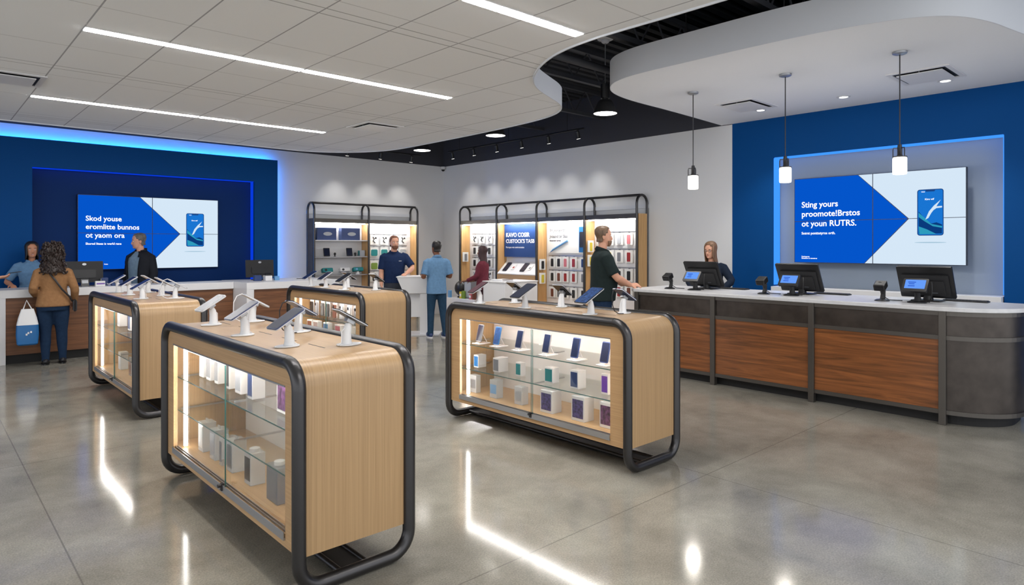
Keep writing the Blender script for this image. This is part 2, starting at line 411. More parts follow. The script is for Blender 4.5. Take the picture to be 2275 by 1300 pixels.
# ribs run across x so the corrugation repeats along y
struct(b.add(vs, [(i, i + 1, n + i + 1, n + i) for i in range(n - 1)]).build('ceiling_deck', 'black_deck'))
G = 'open web joists in the dark gap between the two ceilings'
def joist(y):
    t = thing('roof_joist', 'black open web steel joist in the dark gap above the ceilings', 'joist', (0, y, 0), 0, G)
    MB().box(1, -.04, ZD - .07, XW - .05, .04, ZD - .005).build('top_chord', 'joist', t)
    MB().box(1, -.035, ZD - .5, XW - .05, .035, ZD - .44).build('bottom_chord', 'joist', t)
    wb = MB(); i = 0; xx = 1.0
    while xx < XW - .4:
        a, c = (ZD - .47, ZD - .04) if i % 2 == 0 else (ZD - .04, ZD - .47)
        wb.tube([(xx, 0, a), (xx + .3, 0, c)], .012, 6); xx += .3; i += 1
    wb.build('web', 'joist', t); return t
j0 = joist(3.1)
for y in (4.7, 6.3, 7.9, 9.5): dup(j0, (0, y, 0))
tag(MB().tube([(3, 5.5, 4.0), (XW - .01, 5.5, 4.0)], .05).build('conduit_pipe', 'joist', smooth=True), 'black round pipe running above the ceiling gap', 'pipe')
tag(MB().box(7.0, -1.0, 4.1, 7.6, 2.9, 4.555).build('air_duct', 'black_deck'), 'black rectangular duct in the gap above the plaster soffit', 'duct')
for i, (x, y) in enumerate(((6.6, 4.2), (6.5, 3.0), (6.6, 2.0))):
    tag(MB().tube([(x, y, ZS + .03), (x, y, ZD)], .006, 6).build('hanger_wire', 'steel'), 'thin hanger wire holding up the plaster soffit', 'wire', 'hanger wires above the soffit')

# ------------------------------------------------------------------ ceiling lights and vents
names = {6.1: 'middle', 9.25: 'far', 3.55: 'nearest'}
def strip(y, x0, x1, label):
    t = thing('linear_ceiling_light', label, 'ceiling light', (x0, y, 3.40), 0, 'linear lights in the tile ceiling')
    MB().box(0, -.062, -.006, x1 - x0 - .012, .062, -.0005).build('trim_frame', 'white_plastic', t)
    MB().box(.01, -.046, -.009, x1 - x0 - .022, .046, -.0062).build('diffuser', 'lamp', t)
for y in (3.55, 6.1, 9.25):
    strip(y, 1.0, 2.83, f'white linear ceiling light, left half of the {names[y]} row')
    strip(y, 2.83, 4.64 if y > 4 else 4.03, f'white linear ceiling light, right half of the {names[y]} row')
for y in (.45, -2.6):   # the same rows go on behind the camera
    strip(y, 1.0, 4.0, 'white linear ceiling light behind the viewpoint')

def vent(x, y, z, lx, ly, label):
    t = thing('ceiling_vent', label, 'vent', (x, y, z), 0)
    b = MB()
    for a in ((-lx, -ly, lx, -ly + .05), (-lx, ly - .05, lx, ly), (-lx, -ly + .05, -lx + .05, ly - .05), (lx - .05, -ly + .05, lx, ly - .05)): b.box(a[0], a[1], -.012, a[2], a[3], -.001)
    b.build('frame', 'white_plastic', t)
    MB().box(-lx + .05, -ly + .05, -.004, lx - .05, ly - .05, -.001).build('dark_gap', 'toe', t)
    MB().box(-lx + .085, -ly + .085, -.03, lx - .085, ly - .085, -.02).build('plate', 'white_plastic', t)
    for sx in (-1, 1): MB().box(sx * (lx - .1) - .006, -.006, -.022, sx * (lx - .1) + .006, .006, -.003).build('bracket', 'alu', t)
vent(4.94, 8.3, 3.40, .3, .3, 'square supply vent in the tile ceiling near the far light row')
vent(.72, 8.4, 3.40, .3, .3, 'grey ceiling vent at the left edge beside the light rows')
vent(8.5, 4.45, ZS, .37, .28, 'square vent in the plaster soffit, left of the two')
vent(8.5, 2.28, ZS, .35, .31, 'larger square vent in the plaster soffit, right of the two')
for y, s in ((4.47, 'left'), (3.34, 'middle'), (2.2, 'right')):
    t = thing('recessed_downlight', f'small round downlight in the plaster soffit, {s} of three', 'downlight', (8.95, y, ZS), 0, 'downlights in the soffit')
    MB().lathe([(.055, -.001), (.085, -.001), (.085, -.006), (.055, -.012)], n=28, cap=False).build('trim_ring', 'white_plastic', t, True)
    MB().lathe([(.056, -.0015), (.056, -.005)], n=24).build('lens', 'down', t)
    l = bpy.data.lights.new('downlight_beam', 'SPOT'); l.energy = 60; l.spot_size = radians(95); l.spot_blend = .8; l.shadow_soft_size = .05; l.color = (1, .97, .92)
    lo = bpy.data.objects.new('downlight_beam', l); COL.objects.link(lo); lo.parent = t; lo.location = (0, 0, -.03)
for y, s in ((4.536, 'left'), (3.35, 'middle'), (2.185, 'right')):
    t = thing('pendant_lamp', f'slim pendant lamp with white glass shade over the counter, {s} of three', 'pendant lamp', (7.29, y, ZS), 0, 'glass pendants over the right counter')
    MB().lathe([(.002, -.032), (.045, -.03), (.066, -.02), (.068, -.001)], n=28).build('canopy', 'alu', t, True)
    MB().tube([(0, 0, -.03), (0, 0, -.95)], .006, 8).build('rod', 'steel', t, True)
    b = MB(); b.lathe([(.018, -.93), (.022, -.96), (.022, -1.03), (.03, -1.05)], n=20)
    for k in range(3):
        a = k * 2.094
        b.tube([(0, 0, -.965), (.055 * cos(a), .055 * sin(a), -.965), (.06 * cos(a), .06 * sin(a), -.985), (.06 * cos(a), .06 * sin(a), -1.055)], .005, 6)
    b.lathe([(.05, -1.05), (.066, -1.05), (.066, -1.06), (.05, -1.06)], n=24, cap=False)
    b.build('holder', 'steel', t, True)
    MB().lathe([(.02, -1.058), (.058, -1.06), (.064, -1.072), (.064, -1.215), (.06, -1.228), (.05, -1.23)], n=28).build('shade', 'pendant', t, True)
    l = bpy.data.lights.new('bulb', 'POINT'); l.energy = 10; l.shadow_soft_size = .07; l.color = (1, .93, .84)
    lo = bpy.data.objects.new('bulb', l); COL.objects.link(lo); lo.parent = t; lo.location = (0, 0, -1.32)
for y, x, s in ((5.78, 7.07, 'nearest'), (8.18, 7.15, 'middle'), (10.42, 7.23, 'farthest')):
    t = thing('high_bay_lamp', f'black bell shaped hanging lamp below the dark deck, {s} of three', 'hanging lamp', (x, y, ZD), 0, 'bell lamps below the dark deck')
    z = 3.5 - ZD
    MB().lathe([(.002, -.075), (.04, -.07), (.055, -.055), (.06, -.03), (.11, -.02), (.11, -.005)], n=24).build('canopy', 'white_plastic', t, True)
    MB().tube([(0, 0, -.06), (0, 0, z + .4)], .007, 8).build('rod', 'alu', t, True)
    MB().lathe([(.065, z + .41), (.065, z + .215), (.045, z + .21), (.045, z + .19)], n=24).build('housing', 'steel', t, True)
    MB().lathe([(.05, z + .195), (.09, z + .18), (.125, z + .12), (.15, z + .05), (.168, z + .002), (.163, z + .002), (.145, z + .05), (.12, z + .115), (.085, z + .17), (.04, z + .18)], n=32, cap=False).build('shade', 'black_soft', t, True)
    MB().lathe([(.158, z + .012), (.158, z + .006), (.1, z - .004), (.004, z - .006)], n=32).build('lens', 'high', t, True)
    l = bpy.data.lights.new('beam', 'SPOT'); l.energy = 110; l.spot_size = radians(120); l.spot_blend = .7; l.shadow_soft_size = .15; l.color = (1, .97, .93)
    lo = bpy.data.objects.new('beam', l); COL.objects.link(lo); lo.parent = t; lo.location = (0, 0, z - .03)

# track lights
def track(a, bpt, n_heads, aim, label, hl, first, gap):
    a, bpt = V(a), V(bpt); d = (bpt - a).normalized()
    t = thing('track_rail', label, 'track light rail', tuple(a))
    MB().tube([(0, 0, 0), tuple(bpt - a)], .016, 6).build('rail', 'black', t)
    b = MB()
    L_ = (bpt - a).length
    for s in (.1, .5, .9): p = d * (L_ * s); MB().tube([tuple(p), (p.x, p.y, ZD - a.z)], .006, 6).build('drop_rod', 'black', t)
    for i in range(n_heads):
        p = a + d * (first + gap * i)
        h = thing('track_spotlight', f'black track spotlight, {ORD[i]} from the corner {hl}', 'spotlight', tuple(p), 0, 'spotlights ' + hl)
        MB().tube([(0, 0, -.016), (0, 0, -.07)], .018, 10).build('stem', 'black', h, True)
        q = V((0, 0, -.09)); ax = (V(aim) + V((0, 0, -1.0))).normalized()
        MB().tube([q - ax * .06, q - ax * .05, q + ax * .07, q + ax * .085], [.024, .036, .036, .04], 14).build('head', 'black', h, True)
        MB().tube([q + ax * .082, q + ax * .0875], [.034, .034], 14).build('lens', 'spot', h)
        l = bpy.data.lights.new('spot_beam', 'SPOT'); l.energy = 22; l.spot_size = radians(75); l.spot_blend = .9; l.shadow_soft_size = .04; l.color = (1, .96, .9)
        lo = bpy.data.objects.new('spot_beam', l); COL.objects.link(lo); lo.parent = h; lo.location = q + ax * .1
        lo.rotation_euler = ax.to_track_quat('-Z', 'Y').to_euler()
track((9.05, 12.0, 3.82), (9.05, 7.9, 3.82), 6, (.25, 0, 0), 'black track light rail along the right white wall', 'on the right wall rail', .15, .76)
track((8.6, 12.45, 3.74), (6.2, 12.45, 3.74), 3, (0, .25, 0), 'black track light rail along the left white wall', 'on the left wall rail', .25, .8)
t = thing('security_camera', 'small white dome camera in the wall corner under the dark band', 'camera', (XW - .062, YW - .062, 3.575))
MB().lathe([(.06, .03), (.065, .0), (.06, -.03), (.03, -.04)], n=20).build('housing', 'white_plastic', t, True)
MB().ell((0, 0, -.045), .04, .04, .04).build('dome', 'phone', t, True)

# ------------------------------------------------------------------ islands
def island_tube(L, D, r=.034, R=.12, zt=1.106, zb=.036):
    X, Y, Z = V((1, 0, 0)), V((0, 1, 0)), V((0, 0, 1))
    p = []
    p += arc((0, R, zt - R), Z, -Y, R, 0, 90)
    p += arc((R, 0, zb + R), -X, -Z, R, 0, 90)
    p += arc((D - R, 0, zb + R), -Z, X, R, 0, 90)
    p += arc((D, R, zt - R), -Y, Z, R, 0, 90)
    p += arc((D, L - R, zt - R), Z, Y, R, 0, 90)
    p += arc((D - R, L, zb + R), X, -Z, R, 0, 90)
    p += arc((R, L, zb + R), -Z, -X, R, 0, 90)
    p += arc((0, L - R, zt - R), Y, Z, R, 0, 90)
    p += [V((0, R, zt))]
    return MB().tube(p, r, 16, cap=False)
def arch(L, z0, z1, R, n=8, inset=0):
    o = [(inset, z0)]
    for i in range(n + 1): a = radians(180 - 90 * i / n); o.append((R + (R - inset) * cos(a), z1 - R + (R - inset) * sin(a)))
    for i in range(n + 1): a = radians(90 - 90 * i / n); o.append((L - R + (R - inset) * cos(a), z1 - R + (R - inset) * sin(a)))
    o.append((L - inset, z0)); return o
TOPZ = 1.118
def island(xf, y0, L, label, D=.62):
    t = thing('display_island', label, 'display cabinet', (xf, y0, 0), 0, 'oak display islands with steel tube frames')
    island_tube(L, D).build('tube_frame', 'steel', t, True)
    R = .125; xa, xb = .012, D - .012
    o_, i_ = arch(L, .185, TOPZ, R), arch(L, .185, TOPZ, R, inset=.022)
    n = len(o_); b = MB()
    vs = [(x, y, z) for x in (xa, xb) for y, z in o_] + [(x, y, z) for x in (xa, xb) for y, z in i_]
    fs = []
    for i in range(n - 1):
        fs += [(i, i + 1, n + i + 1, n + i), (2 * n + i, 3 * n + i, 3 * n + i + 1, 2 * n + i + 1), (i, 2 * n + i, 2 * n + i + 1, i + 1), (n + i, n + i + 1, 3 * n + i + 1, 3 * n + i)]
    for i in (0, n - 1): fs.append((i, n + i, 3 * n + i, 2 * n + i))
    b.add(vs, fs).build('wooden_shell', 'oak', t, True)
    # front frame: inside the arch, around the window
    w0, w1, wz0, wz1 = .165, L - .165, .25, .985
    b = MB(); A = arch(L, .185, TOPZ, R, inset=.023); x0, x1 = .004, .03
    # split into four pieces
    b.prismx([(A[0][0], .185), (A[0][0], TOPZ - R), (w0, TOPZ - R), (w0, .185)], x0, x1)
    b.prismx([(w1, .185), (w1, TOPZ - R), (A[-1][0], TOPZ - R), (A[-1][0], .185)], x0, x1)
    b.prismx([(w0, .185), (w0, wz0), (w1, wz0), (w1, .185)], x0, x1)
    top = [q for q in A[1:-1]]
    b.prismx([(w0, wz1)] + [(w0, TOPZ - R)] + top + [(w1, TOPZ - R), (w1, wz1)], x0, x1)
    b.build('front_frame', 'oak_h', t)
    MB().prismx(arch(L, .185, TOPZ, R, inset=.0225), D - .03, D - .0125).build('rear_panel', 'oak_h', t)
    MB().box(.03, .022, .19, D - .03, L - .022, .25).build('cabinet_floor', 'oak_h', t)
    MB().prismx([(p, max(q, .25)) for p, q in arch(L, .185, TOPZ, R, inset=.0232)], D - .06, D - .031).build('back_panel', 'white', t)
    b = MB()
    b.box(0, w0, wz1 - .008, .008, w1, wz1)
    b.build('window_trim', 'alu', t)
    b = MB(); b.box(-.006, w0, wz0 - .03, .034, w1, wz0 - .018); b.box(-.006, w0, wz0 - .018, -.002, w1, wz0 + .012); b.box(.014, w0, wz0 - .018, .018, w1, wz0 + .012); b.box(.03, w0, wz0 - .018, .034, w1, wz0 + .012)
    b.build('door_track', 'alu', t)
    mid = L * .47
    for a, c, x in ((w0 + .012, mid + .02, .020), (mid - .012, w1 - .012, .008)):
        b = MB(); b.box(x, a, wz0 - .01, x + .005, c, wz1 - .015)
        g = b.build('glass_door', 'glass', t)
        MB().box(x - .0005, c - .002 if a < mid - .1 else a, wz0 - .01, x + .0055, c if a < mid - .1 else a + .002, wz1 - .015).build('glass_edge', 'glass_edge', g)
    b = MB(); b.tube([(-.004, mid, wz0 + .01), (-.03, mid, wz0 + .01)], .011, 12); b.box(-.012, mid - .012, wz0 - .02, .004, mid + .012, wz0 + .022)
    b.build('lock', 'steel', t, True)
    for z in (.505, .74):
        b = MB(); b.box(.05, .03, z - .008, D - .065, L - .03, z)
        s = b.build('glass_shelf', 'shelf_glass', t)
        MB().box(.0485, .03, z - .008, .05, L - .03, z).build('front_edge', 'glass_edge', s)
    for z in (.505, .74):
        for y in (.04, L * .5, L - .04): MB().box(.09, y - .006, z - .02, .48, y + .006, z - .009).build('shelf_support', 'alu', t)
    for y in (L - .222, .06):
        b = MB(); b.box(.06, y, .262, .08, y + .022, .97); b.build('light_strip', 'strip', t)
    MB().box(.06, .17, .995, .08, L - .2, 1.006).build('top_light_strip', 'cab_led', t)
    for x in (.235, .385):
        MB().tube([(x, .0, .036), (x, L, .036)], .016, 10).build('crossbar', 'steel', t, True)
    MB().box(.24, .03, .03, .38, L - .03, .04).build('bottom_tray', 'toe', t)
    b = MB()
    for k in range(5): yy = .35 + k * .36; b.box(D * .49, yy, TOPZ - .002, D * .49 + .008, yy + .2, TOPZ + .0006)
    b.build('cable_slot', 'toe', t)
    return t
I1 = (1.355, 2.97, 2.20); I2 = (1.58, 7.04, 2.09); I3 = (3.80, 6.66, 1.98); I4 = (3.84, 2.93, 2.15)
island(*I1, 'oak display island nearest the viewer at front left')
island(*I2, 'oak display island at left in front of the walnut counter')
island(*I3, 'oak display island farthest back, before the pedestal table')
island(*I4, 'wide oak display island with lit phones, right of centre')

# ------------------------------------------------------------------ phones on stands
def stand_proto(kind, phone_m, base_m, cable_curve, big=False):
    t = thing('phone_stand', 'x', 'phone display')
    b = MB(); pl = []
    for i in range(24):
        a = 2 * pi * i / 24; r = .058 + (.03 if cos(a) < 0 else 0) * abs(cos(a)) ** 2
        pl.append((r * cos(a), .05 * sin(a)))
    b.prism(pl, 0, .009); b.build('base', base_m, t, bevel=.003)
    b = MB(); rs = []
    for z, xo, a, c in ((.006, .0, .030, .036), (.03, .002, .026, .032), (.07, .0, .024, .028), (.105, -.006, .022, .024), (.125, -.012, .016, .018)):
        rs.append([(xo + a * cos(2 * pi * j / 16), c * sin(2 * pi * j / 16), z) for j in range(16)])
    b.rings(rs); b.build('post', 'frost', t, True)
    mt = Matrix.Translation((-.02, 0, .155)) @ Matrix.Rotation(radians(60), 4, 'Y')
    # slab normal (local x) tips back: low edge toward -x, screen looks up and toward -x
    w, h = (.115, .20) if not big else (.15, .23)
    MB().obox(Matrix.Translation((-.016, 0, .133)) @ Matrix.Rotation(radians(60), 4, 'Y'), .012, .022, .025).build('clamp', 'alu', t, bevel=.003)
    ph = MB().slab(w, h, .011, .016, mt).build('phone', phone_m, t)
    MB().slab(w - .012, h - .012, .001, .012, mt @ Matrix.Translation((-.006, 0, 0))).build('screen', kind, ph)
    b = MB(); b.slab(w + .003, h + .003, .005, .017, mt @ Matrix.Translation((.002, 0, 0))); b.build('rim', 'phone_rim', ph)
    if cable_curve:
        MB().tube([(.07, .0, .21), (.11, .0, .195), (.135, .01, .15), (.14, .02, .08), (.12, .02, .03), (.08, .03, .006), (.02, .04, .005)], .0035, 6).build('cable', 'white_plastic' if cable_curve == 1 else 'black', t, True)
    else:
        MB().tube([(0, 0, .11), (.035, .012, .08), (.04, .02, .02), (.06, .02, .005)], .003, 6).build('cable', 'white_plastic', t, True)
    return t
M['scr_dim'] = mat('dark phone screen', (22, 30, 54), .22, spec=.25); M['scr_lit'] = emit('lit phone screen', (40, 70, 120), .8)
M['scr_blk'] = mat('black phone screen', (14, 14, 17), .2, spec=.3); M['scr_pat'] = mat('blue pattern phone screen', (36, 64, 110), .25, spec=.25, var=.6, bscale=45)
M['scr_mar'] = mat('maroon tablet screen', (84, 52, 62), .15, var=.5, bscale=40)
PR = {'navy': stand_proto('scr_dim', 'phone_navy', 'frost', 0), 'silver': stand_proto('scr_dim', 'phone_rim', 'frost', 0), 'black': stand_proto('scr_blk', 'phone', 'frost', 0),
      'cable': stand_proto('scr_dim', 'phone_rim', 'white_plastic', 1), 'bigcable': stand_proto('scr_dim', 'phone_navy', 'white_plastic', 2), 'pattern': stand_proto('scr_pat', 'phone', 'frost', 0, True),
      'maroon': stand_proto('scr_mar', 'phone', 'frost', 0), 'tablet': stand_proto('scr_dim', 'phone', 'frost', 0, True)}
used = set()
def stand(kind, x, y, flip, label, group, dz=0):
    lab = dict(label=label, group=group, rz=pi + radians(dz) if flip else radians(dz))
    loc = (x, y, TOPZ + .001)
    if kind not in used:
        used.add(kind); t = PR[kind]; t.location = loc; t.rotation_euler = (0, 0, lab['rz']); tag(t, label, None, group)
    else: dup(PR[kind], loc, lab['rz'], label, None, group)
g = 'phones on stands on the nearest left island'
stand('silver', 1.56, 4.80, 0, 'silver phone on frosted stand, back left on the nearest left island', g, 8)
stand('navy', 1.525, 4.115, 0, 'navy phone on stand, middle of the front row, nearest left island', g, 5)
stand('navy', 1.54, 3.50, 0, 'navy phone on stand closest to the viewer, nearest left island', g, 6)
stand('cable', 1.835, 4.80, 1, 'white cabled phone stand at the rear left of the nearest left island', g, -4)
stand('bigcable', 1.835, 4.03, 1, 'phone stand with looping dark cable, rear middle of nearest left island', g, 5)
stand('black', 1.80, 3.33, 1, 'black phone on frosted stand, front right corner of nearest left island', g, -5)
g = 'phones on stands on the right of centre island'
stand('maroon', 4.02, 4.83, 0, 'maroon tablet on white stand, leftmost on the right of centre island', g, -10)
stand('black', 4.31, 4.65, 1, 'dark phone tilted away, second from left on right of centre island', g, 6)
stand('tablet', 4.02, 4.20, 0, 'plain dark tablet on white stand, third on right of centre island', g, -8)
stand('black', 4.33, 4.05, 1, 'black phone tilted away before the accessory wall, right of centre island', g, 12)
stand('pattern', 4.05, 3.46, 0, 'tablet with blue pattern screen on the right of centre island', g, -8)
stand('bigcable', 4.30, 3.33, 1, 'gold edged phone on white stand, rightmost on right of centre island', g, -6)
g = 'phones on stands on the far left island'
stand('silver', 1.80, 8.85, 0, 'phone on stand at the far end of the far left island', g)
stand('silver', 1.80, 8.30, 0, 'phone tilted up, second in front row of the far left island', g, 8)
stand('navy', 1.77, 7.62, 0, 'phone tilted up, nearest in front row of the far left island', g)
stand('silver', 2.06, 8.60, 1, 'phone tilted away, far end of rear row, far left island', g, 5)
stand('silver', 2.04, 7.94, 1, 'phone tilted away, middle of rear row, far left island', g)
stand('cable', 2.04, 7.45, 1, 'phone with long white cable, near end of the far left island', g, -8)
g = 'phones on stands on the farthest island'
stand('navy', 4.0, 8.40, 0, 'phone on stand at the left end of the farthest island', g)
stand('silver', 4.02, 8.0, 0, 'silver phone on stand, second from left on the farthest island', g, 8)
stand('black', 4.0, 7.45, 0, 'black phone on stand in the middle of the farthest island', g)
stand('maroon', 4.26, 7.85, 1, 'maroon phone tilted away at the rear of the farthest island', g)
stand('black', 4.26, 7.15, 1, 'dark phone tilted away at the right of the farthest island', g, 15)
t = thing('speaker_puck', 'flat black puck at the left end of the farthest island', 'gadget', (4.22, 8.45, TOPZ + .001))
MB().lathe([(.06, 0), (.07, .01), (.07, .022), (.05, .03), (.01, .03)], n=24).build('body', 'black', t, True)
MB().lathe([(.02, .0305), (.03, .0305), (.03, .033), (.02, .033)], n=16).build('ring', 'alu', t, True)

# ------------------------------------------------------------------ goods inside the islands
def easel_phone(x, y, z, colour, label, group, lean=14):
    t = thing('phone_on_easel', label, 'phone', (x, y, z), 0, group)
    mt = Matrix.Translation((0, 0, .1)) @ Matrix.Rotation(radians(lean), 4, 'Y')
    ph = MB().slab(.078, .165, .009, .012, mt).build('phone', 'c_' + colour, t)
    MB().slab(.07, .15, .001, .008, mt @ Matrix.Translation((-.005, 0, 0))).build('screen', 'scr_' + ('pat' if colour == 'blue' else 'dim'), ph)
    b = MB(); b.prism([(-.06, -.05), (.09, -.05), (.09, .05), (-.06, .05)], .0005, .006); b.box(-.04, -.02, .006, -.025, .02, .016)
    b.build('foot', 'frost', t)
    MB().tube([(.012, 0, .12), (.085, 0, .006)], .004, 6).build('prop', 'white_plastic', t)
    return t
x4, y4 = I4[0], I4[1]
g = 'phones on easels on the top shelf of the right of centre island'
for i, (y, c) in enumerate(zip((4.80, 4.55, 4.25, 3.91, 3.58, 3.27), ('grey', 'blue', 'grey', 'grey', 'dark blue', 'dark blue'))):
    easel_phone(4.0, y, .7405, c, f'phone on white easel, {ORD[i]} from left on lit island\'s top shelf', g)
def boxed(name, x, y, z, lx, ly, h, body, face, label, group, cat='package', face_h=.8, tab=False):
    t = thing(name, label, cat, (x, y, z), 0, group)
    MB().box(-lx / 2, -ly / 2, 0, lx / 2, ly / 2, h).build('carton', body, t, bevel=.003)
    if face:
        MB().box(-lx / 2 - .0015, -ly / 2 * .82, h * (1 - face_h) / 2, -lx / 2 - .0002, ly / 2 * .82, h * (1 + face_h) / 2).build('printed_front', face, t)
    if tab:
        MB().box(-.004, -ly * .22, h, .004, ly * .22, h + .02).build('hang_tab', body, t)
    return t
g = 'small boxes on the middle shelf of the right of centre island'
for i, (y, c, ly, h, lx) in enumerate(((4.85, 'c_blue', .07, .12, .1), (4.55, 'c_grey', .08, .13, .12), (4.28, 'c_teal', .07, .12, .06), (3.89, 'c_teal', .10, .13, .08), (3.59, 'c_dark blue', .09, .15, .1), (3.29, 'c_purple', .07, .16, .05))):
    boxed('phone_case_box', 4.04, y, .5055, lx, ly, h, 'white', c, f"white box with {c[2:]} front, {ORD[i]} on lit island's middle shelf", g)
g = 'cartons on the cabinet floor of the right of centre island'
for i, (y, c, ly, h, lx, bd) in enumerate(((4.92, 'c_grey', .09, .17, .06, 'clear2'), (4.61, 'c_light blue', .1, .17, .08, 'clear2'), (4.27, 'c_silver', .1, .16, .08, 'clear2'), (3.9, 'galaxy', .14, .19, .12, 'white'), (3.54, 'galaxy', .14, .2, .12, 'white'), (3.26, 'redblue', .12, .2, .1, 'white'))):
    boxed('accessory_carton', 4.04, y, .2505, lx, ly, h, bd, c, f"{'clear' if bd == 'clear2' else 'speckled'} package, {ORD[i]} from left on lit island's cabinet floor", g, face_h=.75 if bd == 'white' else .5)
g = 'clear packages on the cabinet floor of the nearest left island'
for i, (y, c, ly, h, bd) in enumerate(((4.80, 'pack', .1, .2, 'clear2'), (4.56, 'c_silver', .1, .2, 'clear2'), (4.40, 'c_grey', .05, .18, 'clear'), (4.24, 'c_grey', .1, .2, 'clear2'), (3.94, 'c_black', .1, .19, 'clear2'), (3.58, 'c_grey', .15, .2, 'c_grey'))):
    t = boxed('accessory_pack', 1.52, y, .2505, .09, ly, h, bd, c, ['white clear pack standing at the far end', 'frosted pack second from the far end', 'thin grey pack behind the door seam', 'clear pack with grey insert, mid floor', 'milky bottle shaped pack with black insert', 'large smoky grey block nearest the viewer'][i] + ', nearest left island', g, face_h=.72, tab=(bd != 'c_grey'))
    if i in (4, 5):
        MB().lathe([(.03, h), (.03, h + .02), (.02, h + .024)], n=16).build('cap', 'white_plastic', t, True)
g = 'packages on the top glass shelf of the nearest left island'
for i, (y, c, ly, h, bd) in enumerate(((4.93, 'c_silver', .09, .2, 'pack'), (4.78, 'c_grey', .09, .2, 'pack'), (4.62, 'c_grey', .07, .2, 'pack'), (4.40, 'c_black', .05, .18, 'pack'), (4.22, 'c_silver', .1, .19, 'pack'), (4.02, 'c_dark blue', .08, .19, 'clear2'), (3.55, 'redblue', .14, .2, 'pack'))):
    boxed('accessory_pack', 1.56, y, .7405, .08, ly, h, bd, c, f"{'mottled' if c == 'redblue' else 'white'} package, {ORD[i]} from far end, nearest left island's top shelf", g)
g = 'packages inside the far left island'
for i, (y, z, c, bd) in enumerate(((8.65, .7405, 'c_silver', 'pack'), (8.15, .7405, 'c_dark blue', 'pack'), (7.85, .7405, 'c_dark blue', 'pack'), (7.55, .7405, 'c_black', 'clear2'),
                                   (7.9, .5055, 'c_silver', 'clear2'), (7.5, .5055, 'c_light blue', 'clear2'), (8.6, .2505, 'pack', 'pack'), (8.1, .2505, 'c_brown', 'clear2'), (7.8, .2505, 'c_grey', 'clear2'), (7.5, .2505, 'c_black', 'clear2'))):
    boxed('accessory_pack', 1.80, y, z, .08, .11, .2 if z < .3 or z > .7 else .17, bd, c, f"{'white' if bd == 'pack' else 'clear'} package, {ORD[(0, 1, 2, 3, 0, 1, 0, 1, 2, 3)[i]]} from far end, {'top shelf' if z > .7 else 'middle shelf' if z > .5 else 'floor'} of far left island", g)
g = 'phone cases hanging in the farthest island'
for i, (y, c) in enumerate(zip((8.42, 8.27, 8.1, 7.95, 7.76, 7.58, 7.38, 7.2, 7.02), ('black', 'grey', 'black', 'black', 'brown', 'silver', 'silver', 'grey', 'brown'))):
    t = thing('phone_case', f"{c} phone case, {ORD[i]} from left, standing in the farthest island's top row", 'phone case', (4.02, y, .7405), 0, g)
    MB().slab(.085, .17, .012, .016, Matrix.Translation((0, 0, .087))).build('case', 'c_' + c, t)
    MB().slab(.03, .035, .002, .008, Matrix.Translation((-.008, .018, .145))).build('camera_window', 'phone', t)
    MB().box(.008, -.05, 0, .012, .05, .2).build('backing_card', 'pack', t)
g = 'packs on the middle shelf of the farthest island'
for i, (y, c) in enumerate(zip((8.42, 8.24, 7.95, 7.62, 7.35, 7.1), ('c_brown', 'c_brown', 'c_blue', 'c_pink', 'c_silver', 'c_teal'))):
    boxed('accessory_pack', 4.02, y, .5055, .06, .15, .16, 'pack', c, f"white pack with {c[2:]} print, {ORD[i]} from left, farthest island's middle shelf", g)
g = 'packs on the floor of the farthest island'
for i, (y, c) in enumerate(zip((8.3, 7.8, 7.3), ('c_silver', 'c_grey', 'c_dark blue'))):
    boxed('accessory_pack', 4.02, y, .2505, .06, .15, .18, 'pack', c, f"white pack with {c[2:]} print on the farthest island's cabinet floor", g)
